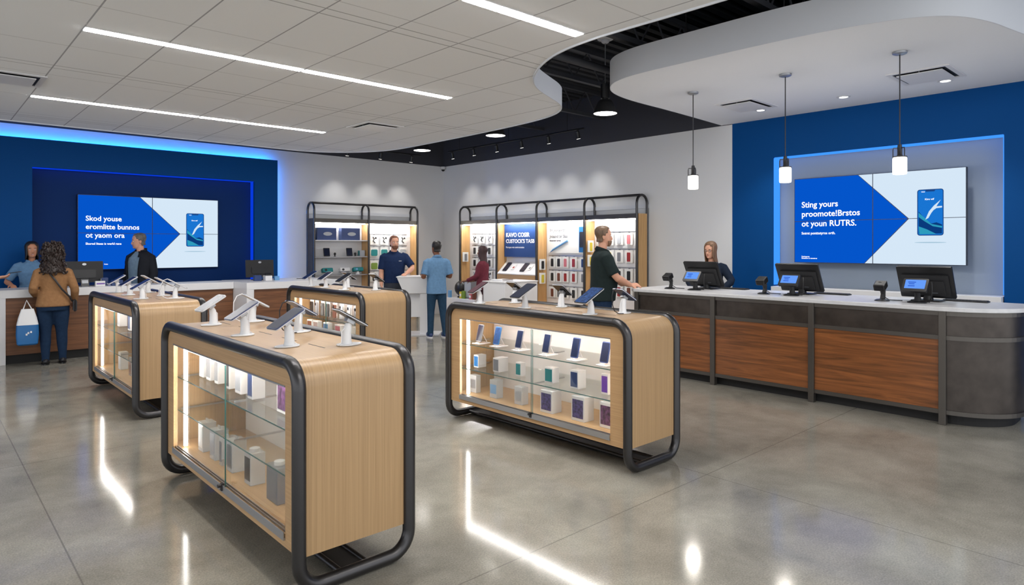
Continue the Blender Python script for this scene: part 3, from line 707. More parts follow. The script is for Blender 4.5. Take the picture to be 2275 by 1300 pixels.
# ------------------------------------------------------------------ video walls
def wpart(b, name, m, t, **k):
    o = b.build(name, m, t, **k); o.location = -V(t.location); return o
def video_wall(label, o, ex, W, H, lines, small, foot, depth, base):
    t = thing('video_wall', label, 'screen', tuple(o), 0, 'video walls')
    fr = frame((0, 0, 0), ex, (0, 0, 1)); n = V(fr.col[2][:3])
    def quad(b, pts, d, mi=0):
        b.add([fr @ V((x * W, z * H, d)) for x, z in pts], [tuple(range(len(pts)))], mi); return b
    b = MB(); bx = MB().box(0, 0, -depth, W, H, -.001); b.v = [tuple(fr @ V(p)) for p in bx.v]; b.f = bx.f; b.m = bx.m
    b.build('cabinet', 'black', t)
    b = MB()
    quad(b, [(0, 0), (.45, 0), (.705, .49), (.412, 1), (0, 1)], .0005, 0)
    quad(b, [(.45, 0), (1, 0), (1, 1), (.412, 1), (.705, .49)], .0005, 1)
    b.build('screen_image', ['scr_blue', 'scr_white'], t)
    b = MB()
    for x0, z0, x1, z1 in ((.4975, 0, .502, 1), (0, .487, 1, .493)): quad(b, [(x0, z0), (x1, z0), (x1, z1), (x0, z1)], .0012 if x0 else .0014)
    for p in ([(.412, 1), (.705, .49), (.699, .49), (.408, 1)], [(.705, .49), (.45, 0), (.446, 0), (.699, .49)]): quad(b, p, .001)
    for x0, z0, x1, z1 in ((0, 0, .003, 1), (.997, 0, 1, 1), (0, 0, 1, .005), (0, .995, 1, 1)): quad(b, [(x0, z0), (x1, z0), (x1, z1), (x0, z1)], .0016)
    b.build('panel_seam', 'scr_seam', t)
    # picture of a phone
    cx, cz, pw, ph = .818 * W, .55 * H, .138 * W, .485 * H
    def rr(w, h, r, d, mi, b, ox=0, oz=0): b.add([fr @ V((cx + ox + x, cz + oz + z, d)) for x, z in rrect(w, h, r)], [tuple(range(24))], mi)
    b = MB()
    rr(pw, ph, .03, .002, 0, b); rr(pw * .93, ph * .965, .022, .0024, 1, b)
    hw, hh = pw * .465, ph * .4825
    def pp(pts, d, mi): b.add([fr @ V((cx + x * hw, cz + z * hh, d)) for x, z in pts], [tuple(range(len(pts)))], mi)
    pp([(-.95, -.95), (.95, -.95), (.95, -.55), (.5, -.45), (.1, -.5), (-.4, -.3), (-.95, .05)], .0027, 2)
    pp([(-.95, -.62), (-.3, -.75), (.5, -.97), (-.9, -.97)], .003, 3)
    pp([(-.95, -.2), (-.5, -.38), (.2, -.62), (.95, -.7), (.95, -.62), (.1, -.52), (-.5, -.22), (-.95, .0)], .0032, 4)
    pp([(-.4, -.32), (-.1, .05), (.3, .3), (.85, .55), (.45, .22), (.1, -.02), (-.15, -.25)], .0034, 5)
    pp([(.0, .0), (.5, .18), (.95, .2), (.95, .27), (.5, .26), (.1, .12)], .0036, 5)
    pp([(-.42, 1), (.42, 1), (.34, .93), (-.34, .93)], .0037, 0)
    b.build('phone_picture', ['scr_rim', 'scr_mid', 'scr_deep', 'scr_teal', 'scr_teal', 'scr_white'], t)
    b = MB(); b.add([fr @ V((cx + .085 * W * cos(a), .235 * H + .006 * H * sin(a), .002)) for a in [2 * pi * i / 20 for i in range(20)]], [tuple(range(20))]); b.build('picture_shadow', 'scr_shade', t)
    for tx, sz, x, z, bold in ([(l, .118, .05, zz, .002) for l, zz in zip(lines, (.655, .545, .43))] + [(small, .05, .05, .335, .0012), (foot, .026, .05 if base else .17, .065, .0006), ('10:26', .02, .77, .762, .0003), ('Kiro wif', .032, .79, .68, .0006)]):
        text('lettering', tx, sz, 'scr_text', t, frame(fr @ V((x * W, z * H, .0045)), ex, (0, 0, 1)), bold, sx=.97)
    return t
video_wall('wide video wall in the navy recess behind the left counter, lettered Skod youse', V((2.022, 12.84, 1.268)), (1, 0, 0), 2.238, 1.259, ('Skod youse', 'eromlitte bunnos', 'ot yaom ora'), 'Skored litees is werld rane', 'Kolat', .079, 0)
video_wall('video wall in the grey recess above the right counter, lettered Sting yours', V((9.62, 4.283, 1.427)), (0, -1, 0), 2.141, 1.228, ('Sting yours', 'proomote!Brstos', 'ot youn RUTRS.'), 'Sotrst ponttutyros orth.', 'Sotringrots\nStrantoro is tarantros', .07, 1)
tag(MB().box(9.70, 2.22, 1.75, 9.878, 4.0, 2.5).build('wall_mount', 'black'), 'black wall bracket holding the right hand video wall', 'bracket')

# ------------------------------------------------------------------ right service counter
t = thing('service_counter', 'long service counter with white top, dark steel frame and walnut panels', 'counter', (7.1, 1.77, 0))
YE = 5.42
def plan(off, xb, ye, ya=1.77):    # front outline offset outward
    r = .55 + off
    return [(7.65 + r * cos(radians(a)), 1.77 + r * sin(radians(a))) for a in range(180, 271, 6)] + [(xb - .12, 1.22 - off)] + [(xb - .12 + .12 * cos(radians(a)), 1.34 - off + .12 * sin(radians(a))) for a in range(-75, 1, 15)] + [(xb, ye)]
top = plan(.02, 8.1, YE) + [(7.25, YE), (7.15, YE - .03), (7.08, YE - .12)]
wpart(MB().prism(top, 1.062, 1.102), 'worktop', 'quartz', t, bevel=.006)
def sweep(off0, off1, z0, z1, y_end):
    a = plan(off0, 8.06, 0)[:17]; c = plan(off1, 8.06, 0)[:17]
    return MB().prism([(7.1 - off0, y_end)] + a + c[::-1] + [(7.1 - off1, y_end)], z0, z1)
for z0, z1 in ((1.022, 1.062), (.795, .835), (.10, .14)):
    a = plan(0, 8.06, 0)[:17]; c = plan(-.04, 8.06, 0)[:17]
    wpart(MB().prism([(7.1, YE - .15)] + a + c[::-1] + [(7.14, YE - .15)], z0, z1), 'rail', 'steel_frame', t)
for y in (5.27, 4.15, 2.98, 1.77):
    wpart(MB().box(7.085, y - .03, 0, 7.15, y + .03, 1.062), 'post', 'steel_frame', t, bevel=.003)
for y0, y1 in ((1.80, 2.95), (3.01, 4.12), (4.18, 5.24)):
    wpart(MB().box(7.118, y0, .835, 7.138, y1, 1.022), 'apron_panel', 'steel_panel', t)
    wpart(MB().box(7.112, y0, .14, 7.138, y1, .795), 'walnut_panel', 'walnut', t)
a = plan(-.018, 8.04, 0)[:17]; c = plan(-.035, 8.04, 0)[:17]
wpart(MB().prism([(7.118, 1.77)] + a + c[::-1] + [(7.135, 1.77)], .14, 1.022), 'curved_end_panel', 'steel_panel', t, smooth=True)
a = plan(-.09, 7.98, YE - .2)
wpart(MB().prism(a + [(7.19, YE - .2)], 0, .14), 'kick_board', 'toe', t)
wpart(MB().prism(plan(-.06, 8.0, YE - .17) + [(7.16, YE - .17)], .15, 1.06), 'carcass', 'black_soft', t)

# till equipment
def pos_monitor():
    t = thing('till_monitor', 'x', 'monitor', (0, 0, 0), 0, 'monitors on the right counter')
    mt = Matrix.Translation((-.02, 0, .20)) @ Matrix.Rotation(radians(-30), 4, 'Y') @ Matrix.Rotation(pi, 4, 'Z')
    # local -x of the slab looks to the staff
    MB().slab(.50, .37, .022, .012, mt).build('housing', 'black', t)
    b = MB(); b.slab(.42, .25, .02, .01, mt @ Matrix.Translation((.02, 0, -.03))); b.slab(.34, .17, .02, .01, mt @ Matrix.Translation((.038, 0, -.05))); b.build('rear_cover', 'black_soft', t)
    MB().slab(.47, .34, .002, .004, mt @ Matrix.Translation((-.012, 0, 0))).build('screen', 'scr_blk', t)
    MB().tube([(.06, 0, .005), (.05, 0, .09), (.0, 0, .17)], [.05, .035, .03], 12).build('neck', 'black', t, True)
    MB().prism([(-.06, -.13), (.17, -.13), (.19, 0), (.17, .13), (-.06, .13)], 0, .014).build('base', 'black', t, bevel=.004)
    MB().slab(.05, .012, .002, .003, mt @ Matrix.Translation((.0485, .08, -.1))).build('badge', 'chip', t)
    return t
def terminal():
    t = thing('card_terminal', 'x', 'card terminal', (0, 0, 0), 0, 'customer card terminals on the right counter')
    mt = Matrix.Translation((-.05, 0, .175)) @ Matrix.Rotation(radians(38), 4, 'Y')
    ho = MB().slab(.225, .155, .026, .014, mt).build('housing', 'black', t)
    b = MB(); b.slab(.18, .105, .002, .004, mt @ Matrix.Translation((-.0135, 0, .008))); sc = b.build('screen', 'scr_small', t)
    b = MB()
    for k, (wd, z) in enumerate(((.07, .03), (.05, .01), (.06, -.015))): b.slab(wd, .012, .001, .003, mt @ Matrix.Translation((-.0155, .03, z)))
    b.build('screen_text', 'scr_small2', sc)
    MB().tube([(.03, 0, .012), (.02, 0, .08), (-.03, 0, .16)], [.034, .026, .03], 12).build('stem', 'black_soft', t, True)
    MB().lathe([(.085, 0), (.085, .01), (.06, .018), (.02, .02)], n=22).build('base', 'black', t, True)
    MB().tube([(.05, -.115, .21), (.02, -.125, .16), (.03, -.12, .06), (.08, -.09, .008), (.12, .02, .006)], .006, 6).build('cable', 'black', t, True)
    return t
def scanner():
    t = thing('barcode_scanner', 'x', 'scanner', (0, 0, 0), 0, 'barcode scanners on the right counter')
    MB().lathe([(.07, 0), (.07, .008), (.05, .018), (.02, .022)], n=20).build('base', 'black', t, True)
    MB().tube([(.02, 0, .015), (.035, 0, .07), (.02, 0, .12)], [.026, .022, .028], 10).build('stalk', 'black_soft', t, True)
    MB().tube([(.045, 0, .09), (.02, 0, .13), (-.03, .0, .165), (-.06, 0, .17)], [.02, .026, .034, .03], 12).build('handle', 'black', t, True)
    MB().obox(Matrix.Translation((-.045, 0, .158)) @ Matrix.Rotation(radians(-28), 4, 'Y'), .055, .055, .036).build('head', 'black', t, bevel=.012)
    MB().obox(Matrix.Translation((-.094, 0, .132)) @ Matrix.Rotation(radians(-28), 4, 'Y'), .003, .042, .022).build('window', 'scr_blk', t)
    MB().tube([(.05, 0, .09), (.08, .01, .04), (.09, -.04, .008), (.1, -.16, .006)], .005, 6).build('cable', 'black', t, True)
    return t
def keyboard():
    t = thing('keyboard', 'x', 'keyboard', (0, 0, 0), 0, 'keyboards on the right counter')
    MB().box(-.065, -.2, 0, .065, .2, .012).build('tray', 'black', t, bevel=.004)
    b = MB()
    for i in range(4):
        for k in range(13): b.box(-.055 + i * .028, -.19 + k * .029, .012, -.031 + i * .028, -.165 + k * .029, .018)
    tag(b.build('keys', 'black_soft', t), kind='stuff')
    return t
CT = 1.1025
mk = {'till_monitor': (pos_monitor(), 7.70, (4.62, 3.36, 2.06), 'black till monitor reclined toward staff'), 'card_terminal': (terminal(), 7.42, (4.60, 3.34, 2.07), 'card terminal with lit blue screen'),
      'barcode_scanner': (scanner(), 7.42, (4.97, 3.67, 2.39), 'black barcode scanner on its stand'), 'keyboard': (keyboard(), 7.95, (4.35, 3.1, 1.78), 'flat black keyboard behind the till monitor')}
for k, (p, x, ys, lab) in mk.items():
    for i, (y, w_) in enumerate(zip(ys, ('left end', 'middle', 'right end'))):
        l_ = f'{lab}, {w_} till of the right counter'
        xx = x
        if i == 0: p.location = (xx, y, CT); p['label'] = l_
        else: dup(p, (xx, y, CT), None, l_)

# ------------------------------------------------------------------ left walnut counters
def wcounter(label, x0, x1, yf, yb, zt, slabh, legw, right_leg=True, seam=None):
    t = thing('walnut_counter', label, 'counter', (x0, yf, 0), 0, 'left counters')
    wpart(MB().box(x0, yf, zt - slabh, x1, yb, zt), 'worktop', 'white', t, bevel=.004)
    wpart(MB().box(x0, yf, 0, x0 + legw, yb, zt - slabh), 'end_panel', 'white', t, bevel=.003)
    if right_leg: wpart(MB().box(x1 - legw, yf, 0, x1, yb, zt - slabh), 'end_panel', 'white', t, bevel=.003)
    e = x1 - legw if right_leg else x1
    n = 2
    for i in range(n):
        a = x0 + legw + (e - x0 - legw) * i / n; c = x0 + legw + (e - x0 - legw) * (i + 1) / n
        wpart(MB().box(a + .002, yf + .035, .13, c - .002, yf + .06, zt - slabh), 'walnut_panel', 'walnut_x', t)
    wpart(MB().box(x0 + legw, yf + .09, 0, e, yf + .11, .13), 'kick_board', 'toe', t)
    wpart(MB().box(x0 + legw, yb - .03, 0, e, yb - .01, zt - slabh), 'rear_panel', 'walnut_x', t)
wcounter('long white and walnut counter at far left below the video wall', .90, 4.075, 11.5, 12.12, 1.05, .115, .065, False)
wcounter('nearer walnut counter with a white end panel, behind the farthest island', 4.08, 5.75, 10.92, 12.12, 1.055, .115, .12)

def desk_monitor(name, x, y, z, wd, ht, label, rz):
    t = thing('desk_monitor', label, 'monitor', (x, y, z), rz, 'monitors on the left counters')
    mt = Matrix.Translation((0, 0, .05 + ht / 2)) @ Matrix.Rotation(radians(4), 4, 'Y')
    MB().slab(wd, ht, .025, .01, mt).build('housing', 'black_soft', t)
    MB().slab(wd * .95, ht * .92, .002, .004, mt @ Matrix.Translation((.014, 0, 0))).build('screen', 'scr_blk', t)
    MB().slab(wd * .6, ht * .4, .02, .02, mt @ Matrix.Translation((-.018, 0, -.03))).build('rear_cover', 'black', t)
    b = MB(); b.add([mt @ V((-.0133, .028 * cos(a), ht * .36 + .018 * sin(a))) for a in [2 * pi * i / 18 for i in range(18)]], [tuple(range(18))]); b.build('badge', 'alu', t)
    MB().tube([(.0, 0, .01), (.0, 0, .16)], .03, 10).build('neck', 'black', t, True)
    MB().prism([(-.1, -.12), (.1, -.12), (.1, .12), (-.1, .12)], 0, .012).build('base', 'black', t, bevel=.003)
    return t
desk_monitor('desk_monitor', 1.97, 11.95, 1.0505, .50, .33, 'wide black monitor back on the left counter beside the tan sweater woman', radians(90))
desk_monitor('desk_monitor', 4.62, 11.75, 1.0555, .50, .31, 'black monitor with round badge on the nearer walnut counter', radians(90))
t = thing('card_reader', 'small grey card reader on the left counter below the black monitor', 'card reader', (1.93, 11.66, 1.0505))
MB().obox(Matrix.Translation((0, 0, .062)) @ Matrix.Rotation(radians(-20), 4, 'X'), .055, .012, .06).build('body', 'c_black', t, bevel=.004)
MB().obox(Matrix.Translation((0, -.0135, .075)) @ Matrix.Rotation(radians(-20), 4, 'X'), .04, .003, .026).build('screen', 'c_silver', t)
MB().box(-.05, -.03, 0, .05, .05, .012).build('base', 'c_grey', t)
t = boxed('gift_card_box', 2.13, 11.68, 1.0505, .13, .06, .08, 'pack', None, 'white box with a purple band on the left counter', None, 'box')
MB().box(-.05, -.0315, .03, .06, -.03, .05).build('printed_band', 'c_purple', t)
boxed('supply_box', 2.36, 11.70, 1.0505, .15, .1, .085, 'c_dark blue', None, 'dark blue box on the left counter beside the white box', None, 'box')
boxed('tissue_box', 2.22, 11.85, 1.0505, .09, .09, .12, 'c_dark blue', 'pack', 'small blue and white carton behind the boxes on the left counter', None, 'box')
boxed('leaflet_box', 4.45, 11.42, 1.0555, .12, .08, .1, 'c_dark blue', None, 'dark blue box before the monitor on the nearer walnut counter', None, 'box')
t = thing('receipt_printer', 'black and white receipt printer on the nearer walnut counter', 'printer', (4.63, 11.42, 1.0555))
MB().box(-.06, -.07, 0, .06, .07, .09).build('body', 'white_plastic', t, bevel=.01)
MB().tube([(-.05, -.02, .1), (.05, -.02, .1)], .035, 14).build('roll', 'black', t, True)
boxed('tape_box', 4.80, 11.44, 1.0555, .08, .07, .075, 'c_light blue', None, 'small pale blue box on the nearer walnut counter', None, 'box')
t = thing('pen', 'black pen lying on the nearer walnut counter by the far wall unit', 'pen', (5.25, 11.6, 1.062))
MB().tube([(0, 0, 0), (.15, .05, .0), (.19, .063, .0)], [.006, .006, .002], 8).build('barrel', 'black', t, True)

# ------------------------------------------------------------------ accessory wall units
def wall_unit(name, label, ys, to_world, side_mat):
    """bays along local y; local x = depth (0 front leg, .3 rear leg); to_world = (loc, rz)"""
    t = thing(name, label, 'shelving', to_world[0], to_world[1], 'accessory wall units')
    for y in ys:
        p = [V((0, y, 0)), V((0, y, 2.41))] + arc((.15, y, 2.42), (-1, 0, 0), (0, 0, 1), .15, 0, 180, 10) + [V((.3, y, 2.41)), V((.3, y, 0))]
        MB().tube(p, .023, 10).build('tube_arch', 'steel', t, True)
        MB().box(.035, y - .014, .05, .3, y + .014, 2.24).build('divider', side_mat if y in (ys[0],) and side_mat != 'oak_v' else 'oak_v', t)
    MB().tube([(.09, min(ys), 2.565), (.09, max(ys), 2.565)], .023, 10).build('top_rail', 'steel', t, True)
    MB().box(.005, min(ys), 2.155, .3, max(ys), 2.24).build('header', 'steel_frame', t)
    MB().box(.30, min(ys) - .02, 2.34, .325, max(ys) + .02, 2.41).build('rear_band', 'fascia', t)  # pale grey band along the wall behind the arches
    MB().box(.285, min(ys), .05, .30, max(ys), 2.155).build('back_panel', 'white', t)
    MB().box(.03, min(ys), .0, .29, max(ys), .44).build('plinth', 'oak_h', t)
    for a, c in zip(ys[:-1], ys[1:]):
        lo, hi = min(a, c) + .06, max(a, c) - .06
        MB().box(.05, lo, 2.135, .085, hi, 2.150).build('header_light', 'cab_led', t)
    return t
RX = 9.325
UR = [6.92, 8.13, 9.41, 10.64, 11.92]
ur = wall_unit('accessory_wall_unit', 'long accessory wall unit with four bays along the right white wall', UR, ((RX, 0, 0), 0), 'oak_v')
UL = [6.105, 7.38, 8.66]
# left wall unit: local x (depth) -> +y, local y -> -x
ul = wall_unit('accessory_wall_unit', 'two bay accessory wall unit on the left white wall', [-x for x in UL], ((0, 12.665, 0), radians(90)), 'steel_panel')
def hook(par, x, y, z, n=1):
    MB().tube([(x, y, z), (x - .05, y, z + .004)], .004, 5).build('peg_hook', 'steel', par)
PACK = {}
def pack(colour, loc, rz, label, group, w_=.17, h_=.2, kind=0):
    key = (colour, w_, h_, kind)
    if key in PACK: return dup(PACK[key], loc, rz, label, None, group)
    t = thing('accessory_pack', label, 'package', loc, rz, group)
    MB().slab(w_, h_, .02, .008, Matrix.Translation((0, 0, h_ / 2))).build('card', 'pack', t)
    if kind == 0: MB().slab(w_ * .42, h_ * .72, .012, .014, Matrix.Translation((-.014, 0, h_ * .46))).build('phone_case', 'c_' + colour, t)
    elif kind == 1:
        b = MB(); b.tube([(-.016, w_ * .2, h_ * .8), (-.016, .0, h_ * .62), (-.016, w_ * .15, h_ * .4), (-.016, -w_ * .1, h_ * .2)], .011, 8); b.ell((-.016, -w_ * .2, h_ * .7), .01, .02, .025)
        b.build('earphones', 'c_' + colour, t, True)
    else: MB().slab(w_ * .8, h_ * .66, .012, .03, Matrix.Translation((-.014, 0, h_ * .42))).build('window_insert', 'c_' + colour, t)
    PACK[key] = t
    return t
def rows(bay_label, par, base, along, rz, ys, zs, cols, group, w_=.17, h_=.2, kinds=None):
    """ys: positions (in reading order), zs: pack bottom heights"""
    RN = ['top', 'second', 'third', 'fourth', 'fifth']
    for r, z in enumerate(zs):
        for c, y in enumerate(ys):
            col = cols[(r * len(ys) + c) % len(cols)]
            loc = (base, y, z) if along == 'y' else (y, base, z)
            pack(col, loc, rz, f'pack with {col} item, {RN[r]} row, {ORD[c]} from left, {bay_label}', group, w_, h_, (kinds or [0])[r % len(kinds or [0])])
            if along == 'y': hook(par, .285, y, z + h_ + .006)
            else: hook(par, .285, -y, z + h_ + .006)
        rail = MB(); 
        if along == 'y': rail.box(.27, min(ys) - .12, z + h_ + .012, .285, max(ys) + .12, z + h_ + .03)
        else: rail.box(.27, -max(ys) - .12, z + h_ + .012, .285, -min(ys) + .12, z + h_ + .03)
        rail.build('peg_rail', 'alu', par)
px = RX + .285 - .03
rows('bay nearest the wall corner', ur, px, 'y', 0, (11.68, 11.42, 11.16, 10.9), (1.72, 1.46, 1.18, .90), ['black', 'black', 'grey', 'black', 'black', 'grey', 'black'], 'packs in the bay nearest the corner', .18, .2, [1, 0, 0, 1])
rows('bay below the white poster', ur, px, 'y', 0, (9.2, 9.02, 8.84, 8.62, 8.38), (1.23, .94, .62), ['black', 'black', 'pink', 'red', 'dark blue', 'black', 'brown', 'red', 'red', 'grey', 'brown', 'grey', 'black', 'black', 'black'], 'packs in the bay below the white poster', .16, .22)
rows('rightmost bay behind the dark polo man', ur, px, 'y', 0, (7.95, 7.72, 7.5, 7.28, 7.06), (1.68, 1.36, 1.02, .72), ['grey', 'silver', 'silver', 'pink', 'red', 'brown', 'yellow', 'grey', 'red', 'black', 'grey', 'black', 'black', 'black', 'black', 'red', 'brown', 'red', 'brown', 'red'], 'packs in the rightmost bay', .17, .23)
ly = 12.665 + .285 - .03
rows('left wall unit', ul, ly, 'x', radians(90), (7.66, 7.92, 8.17, 8.42), (1.69, 1.42, 1.12, .86), ['black', 'black', 'grey', 'black', 'teal', 'teal', 'teal', 'silver', 'green', 'silver', 'black', 'silver', 'black', 'silver', 'grey', 'grey'], 'packs in the right bay of the left wall unit', .2, .22, [1, 2, 2, 0])
# side packs on the oak dividers
for i, (y, z, c) in enumerate(((9.34, 1.18, 'black'), (9.34, .9, 'yellow'), (11.84, 1.30, 'grey'), (8.06, 1.55, 'yellow'), (8.06, 1.28, 'yellow'))):
    pack(c, (RX + .1, y, z), radians(90), f"pack with {c} item on an oak divider, {('upper, right of sign', 'lower, right of sign', 'in the corner bay', 'upper, behind dark polo man', 'lower, behind dark polo man')[i]}", 'packs hanging on the oak dividers', .16, .22)
# blue sign and sloping shelf (second bay)
t = thing('wall_sign', 'blue sign with white lettering KAVO COSIR above the sloping phone shelf', 'sign', (RX + .2, 10.60, 1.43))
MB().box(0, -1.16, 0, .03, 0, .72).build('board', 'sign_blue', t)
for tx, sz, z, bd in (('KAVO COSIR', .125, .43, .003), ("CUSTOCK'S TASB", .112, .30, .003), ('Koropun ven contronosstos', .05, .19, .001)):
    text('lettering', tx, sz, 'sign_white', t, frame((-.002, -.05, z), (0, -1, 0), (0, 0, 1)), bd)
t = thing('sloping_shelf', 'oak edged sloping white shelf below the blue sign', 'shelf', (RX, 10.02, 0))
b = MB(); y0, y1 = -.58, .59
b.add([(.0, y0, 1.08), (.28, y0, 1.34), (.28, y1, 1.34), (.0, y1, 1.08), (.0, y0, 1.06), (.28, y0, 1.3), (.28, y1, 1.3), (.0, y1, 1.06)], [(0, 1, 2, 3), (4, 5, 6, 7), (0, 1, 5, 4), (1, 2, 6, 5), (2, 3, 7, 6), (3, 0, 4, 7)])
b.build('slope_panel', 'white', t)
MB().box(-.01, y0, .96, .27, y1, 1.055).build('oak_front', 'oak_h', t)
for i, (y, c) in enumerate(((.42, 'black'), (.2, 'red'), (-.12, 'black'), (-.3, 'grey'))):
    p = thing('display_tablet' if c != 'red' else 'price_card', f"{c} {'price card' if c in ('red', 'grey') else 'tablet'} on the sloping shelf, {ORD[i]} from left", 'tablet' if c == 'black' else 'card', (RX + .134, 10.02 + y, 1.2195), 0, 'things on the sloping shelf')
    mt = Matrix.Rotation(radians(47), 4, 'Y')
    if c == 'black':
        MB().slab(.13, .25, .012, .014, mt).build('body', 'c_black', p); MB().slab(.115, .22, .001, .008, mt @ Matrix.Translation((-.0065, 0, 0))).build('screen', 'scr_dim', p)
    else:
        MB().slab(.09, .16, .003, .003, mt).build('card', 'pack', p); MB().slab(.05, .05, .001, .003, mt @ Matrix.Translation((-.002, 0, -.02))).build('print', 'c_' + c, p)
# white poster (third bay)
t = thing('wall_poster', 'white poster with a blue pen and phones above the hanging packs', 'poster', (RX + .255, 9.34, 1.52))
MB().box(0, -1.16, 0, .012, 0, .56).build('board', 'pack', t)
for tx, sz, z in (('Eit Jstongontin', .075, .44), ('Jnlaand br Slas', .085, .31), ('Stomortars nossen', .04, .24)):
    text('lettering', tx, sz, 'chip', t, frame((-.001, -.06, z), (0, -1, 0), (0, 0, 1)), .0025)
b = MB(); b.tube([(-.008, -.08, .02), (-.008, -.16, .07), (-.008, -.56, .25)], [.004, .02, .022], 8); b.build('pen_picture', 'c_light blue', t)
b = MB(); b.slab(.26, .5, .002, .01, Matrix.Translation((-.002, -.98, .27))); bl = b.build('blue_panel', 'c_blue', t)
b = MB(); b.slab(.1, .3, .004, .02, Matrix.Translation((-.005, -.92, .27))); b.slab(.13, .34, .004, .02, Matrix.Translation((-.006, -1.05, .24))); b.build('phone_picture', 'c_black', t)
MB().slab(.09, .2, .002, .03, Matrix.Translation((-.0095, -1.05, .26))).build('phone_screen', 'c_brown', t)
# left wall unit, first bay: shelves and goods
for z in (1.79, 1.44, 1.05):
    MB().box(.02, -7.36, z - .02, .285, -6.125, z).build('glass_shelf', 'alu' if z < 1.7 else 'white', ul)
for i, x in enumerate((6.42, 6.98)):
    t = boxed('gift_box', x, 12.80, 1.7905, .44, .14, .26, 'c_dark blue', None, f"navy blue box with white mark, {'left' if i == 0 else 'right'} one on the top shelf", 'navy boxes on the top shelf', 'box')
    b = MB(); b.add([(.02 + .1 * cos(a), -.0715, .13 + .04 * sin(a)) for a in [2 * pi * k / 16 for k in range(16)]], [tuple(range(16))]); b.build('white_mark', 'c_silver', t)
for i, x in enumerate((6.45, 6.98)):
    t = thing('tablet', f"small black tablet standing on the second shelf, {'left' if i == 0 else 'right'} one", 'tablet', (x, 12.80, 1.4405), radians(90), 'tablets on the second shelf')
    mt = Matrix.Translation((0, 0, .092)) @ Matrix.Rotation(radians(10), 4, 'Y')
    MB().slab(.14, .18, .012, .012, mt).build('body', 'black', t); MB().slab(.12, .15, .001, .006, mt @ Matrix.Translation((-.007, 0, 0))).build('screen', 'scr_dim', t)
    MB().tube([(.01, 0, .12), (.06, 0, .006)], .005, 6).build('prop', 'black', t)
boxed('gadget_box', 7.27, 12.80, 1.4405, .12, .1, .13, 'c_silver', 'c_teal', 'small teal and grey box at the right end of the second shelf', None, 'box')
for i, (x, c) in enumerate(((6.64, 'black'), (7.12, 'black'))):
    t = thing('camera_gadget', f"tiny black gadget on the second shelf, {('between the two tablets', 'right of both tablets')[i]}", 'gadget', (x, 12.80, 1.4405), 0, 'tiny gadgets on the second shelf')
    MB().lathe([(.022, 0), (.022, .01), (.01, .015), (.012, .03)], n=14).build('base', 'black', t, True); MB().ell((0, 0, .055), .026, .026, .03).build('head', 'black', t, True)
def vr(x, lab, body, lens):
    t = thing('headset', lab, 'headset', (x, 12.78, 1.0505), radians(90), 'headsets on the third shelf')
    MB().tube([(0, 0, 0), (0, 0, .06)], [.05, .025], 12).build('stand', 'white_plastic', t, True)
    MB().obox(Matrix.Translation((0, 0, .1)) @ Matrix.Rotation(radians(18), 4, 'Y'), .05, .12, .045).build('visor', body, t, bevel=.018)
    MB().ell((-.05, .05, .11), .012, .03, .025).build('lens', lens, t, True)
vr(6.45, 'teal headset on a white stand, left of the third shelf', 'c_teal', 'c_black'); vr(6.85, 'white headset with dark lens, middle of the third shelf', 'white_plastic', 'c_black'); vr(7.17, 'teal headset on a white stand, right of the third shelf', 'c_teal', 'c_light blue')

# bottom of the corner bay: loose goods on a low white shelf
tag(MB().box(8.92, 10.9, 0, 9.28, 11.9, .50).build('low_cabinet', 'white', bevel=.004), 'low white cabinet at the foot of the bay in the corner', 'cabinet')
t = thing('round_speaker', 'black round speaker on the low white cabinet in the corner', 'speaker', (9.12, 11.62, .5005))
MB().lathe([(.07, 0), (.09, .02), (.04, .05)], n=20).build('foot', 'black', t, True); MB().ell((0, 0, .21), .13, .17, .17).build('ball', 'black', t, True)
boxed('grey_box', 9.12, 11.25, .5005, .2, .26, .4, 'c_grey', 'c_silver', 'tall grey box beside the black round speaker', None, 'box')
for i, (y, c, h) in enumerate(((11.84, 'light blue', .16), (11.42, 'yellow', .15), (11.34, 'green', .17), (11.08, 'pink', .12), (10.97, 'brown', .2))):
    boxed('small_box', 8.975, y, .5005, .06, .07, h, 'c_' + c, 'pack' if i % 2 else None, f'small {c} box on the low white cabinet', 'small boxes on the low white cabinet', 'box', face_h=.4)

# white pedestal table
t = thing('pedestal_table', 'white pedestal table with tapering top between navy polo and pale blue shirt men', 'table', (7.12, 10.28, 0), radians(-43))
def frus(b, x0, x1, y0, y1, z0, X0, X1, Y0, Y1, z1):
    return b.add([(x0, y0, z0), (x1, y0, z0), (x1, y1, z0), (x0, y1, z0), (X0, Y0, z1), (X1, Y0, z1), (X1, Y1, z1), (X0, Y1, z1)], [(0, 1, 2, 3), (4, 5, 6, 7), (0, 1, 5, 4), (1, 2, 6, 5), (2, 3, 7, 6), (3, 0, 4, 7)])
frus(MB(), -.30, .30, -.22, .22, .78, -.42, .42, -.28, .28, 1.08).build('tapered_body', 'white', t, bevel=.006)
MB().box(-.43, -.29, 1.08, .43, .29, 1.10).build('tabletop', 'white', t, bevel=.006)
MB().box(-.30, -.05, .02, -.26, .2, .78).build('leg_panel', 'white', t); MB().box(.0, -.2, .02, .14, .2, .78).build('leg_panel', 'white', t)
MB().box(-.26, -.03, .32, .0, .0, .78).build('modesty_panel', 'white', t)
MB().box(-.38, -.28, 0, .36, .28, .02).build('base', 'white', t, bevel=.004)
t = thing('mini_printer', 'small black device on the white pedestal table', 'gadget', (7.32, 10.28, 1.1005), .4)
MB().box(-.06, -.05, 0, .06, .05, .05).build('body', 'black', t, bevel=.008); MB().box(-.03, -.03, .05, .03, .02, .056).build('buttons', 'alu', t)
t = thing('phone_case_box', 'dark blue phone held up on a white stand on the pedestal table', 'phone', (7.42, 10.10, 1.1005), .3)
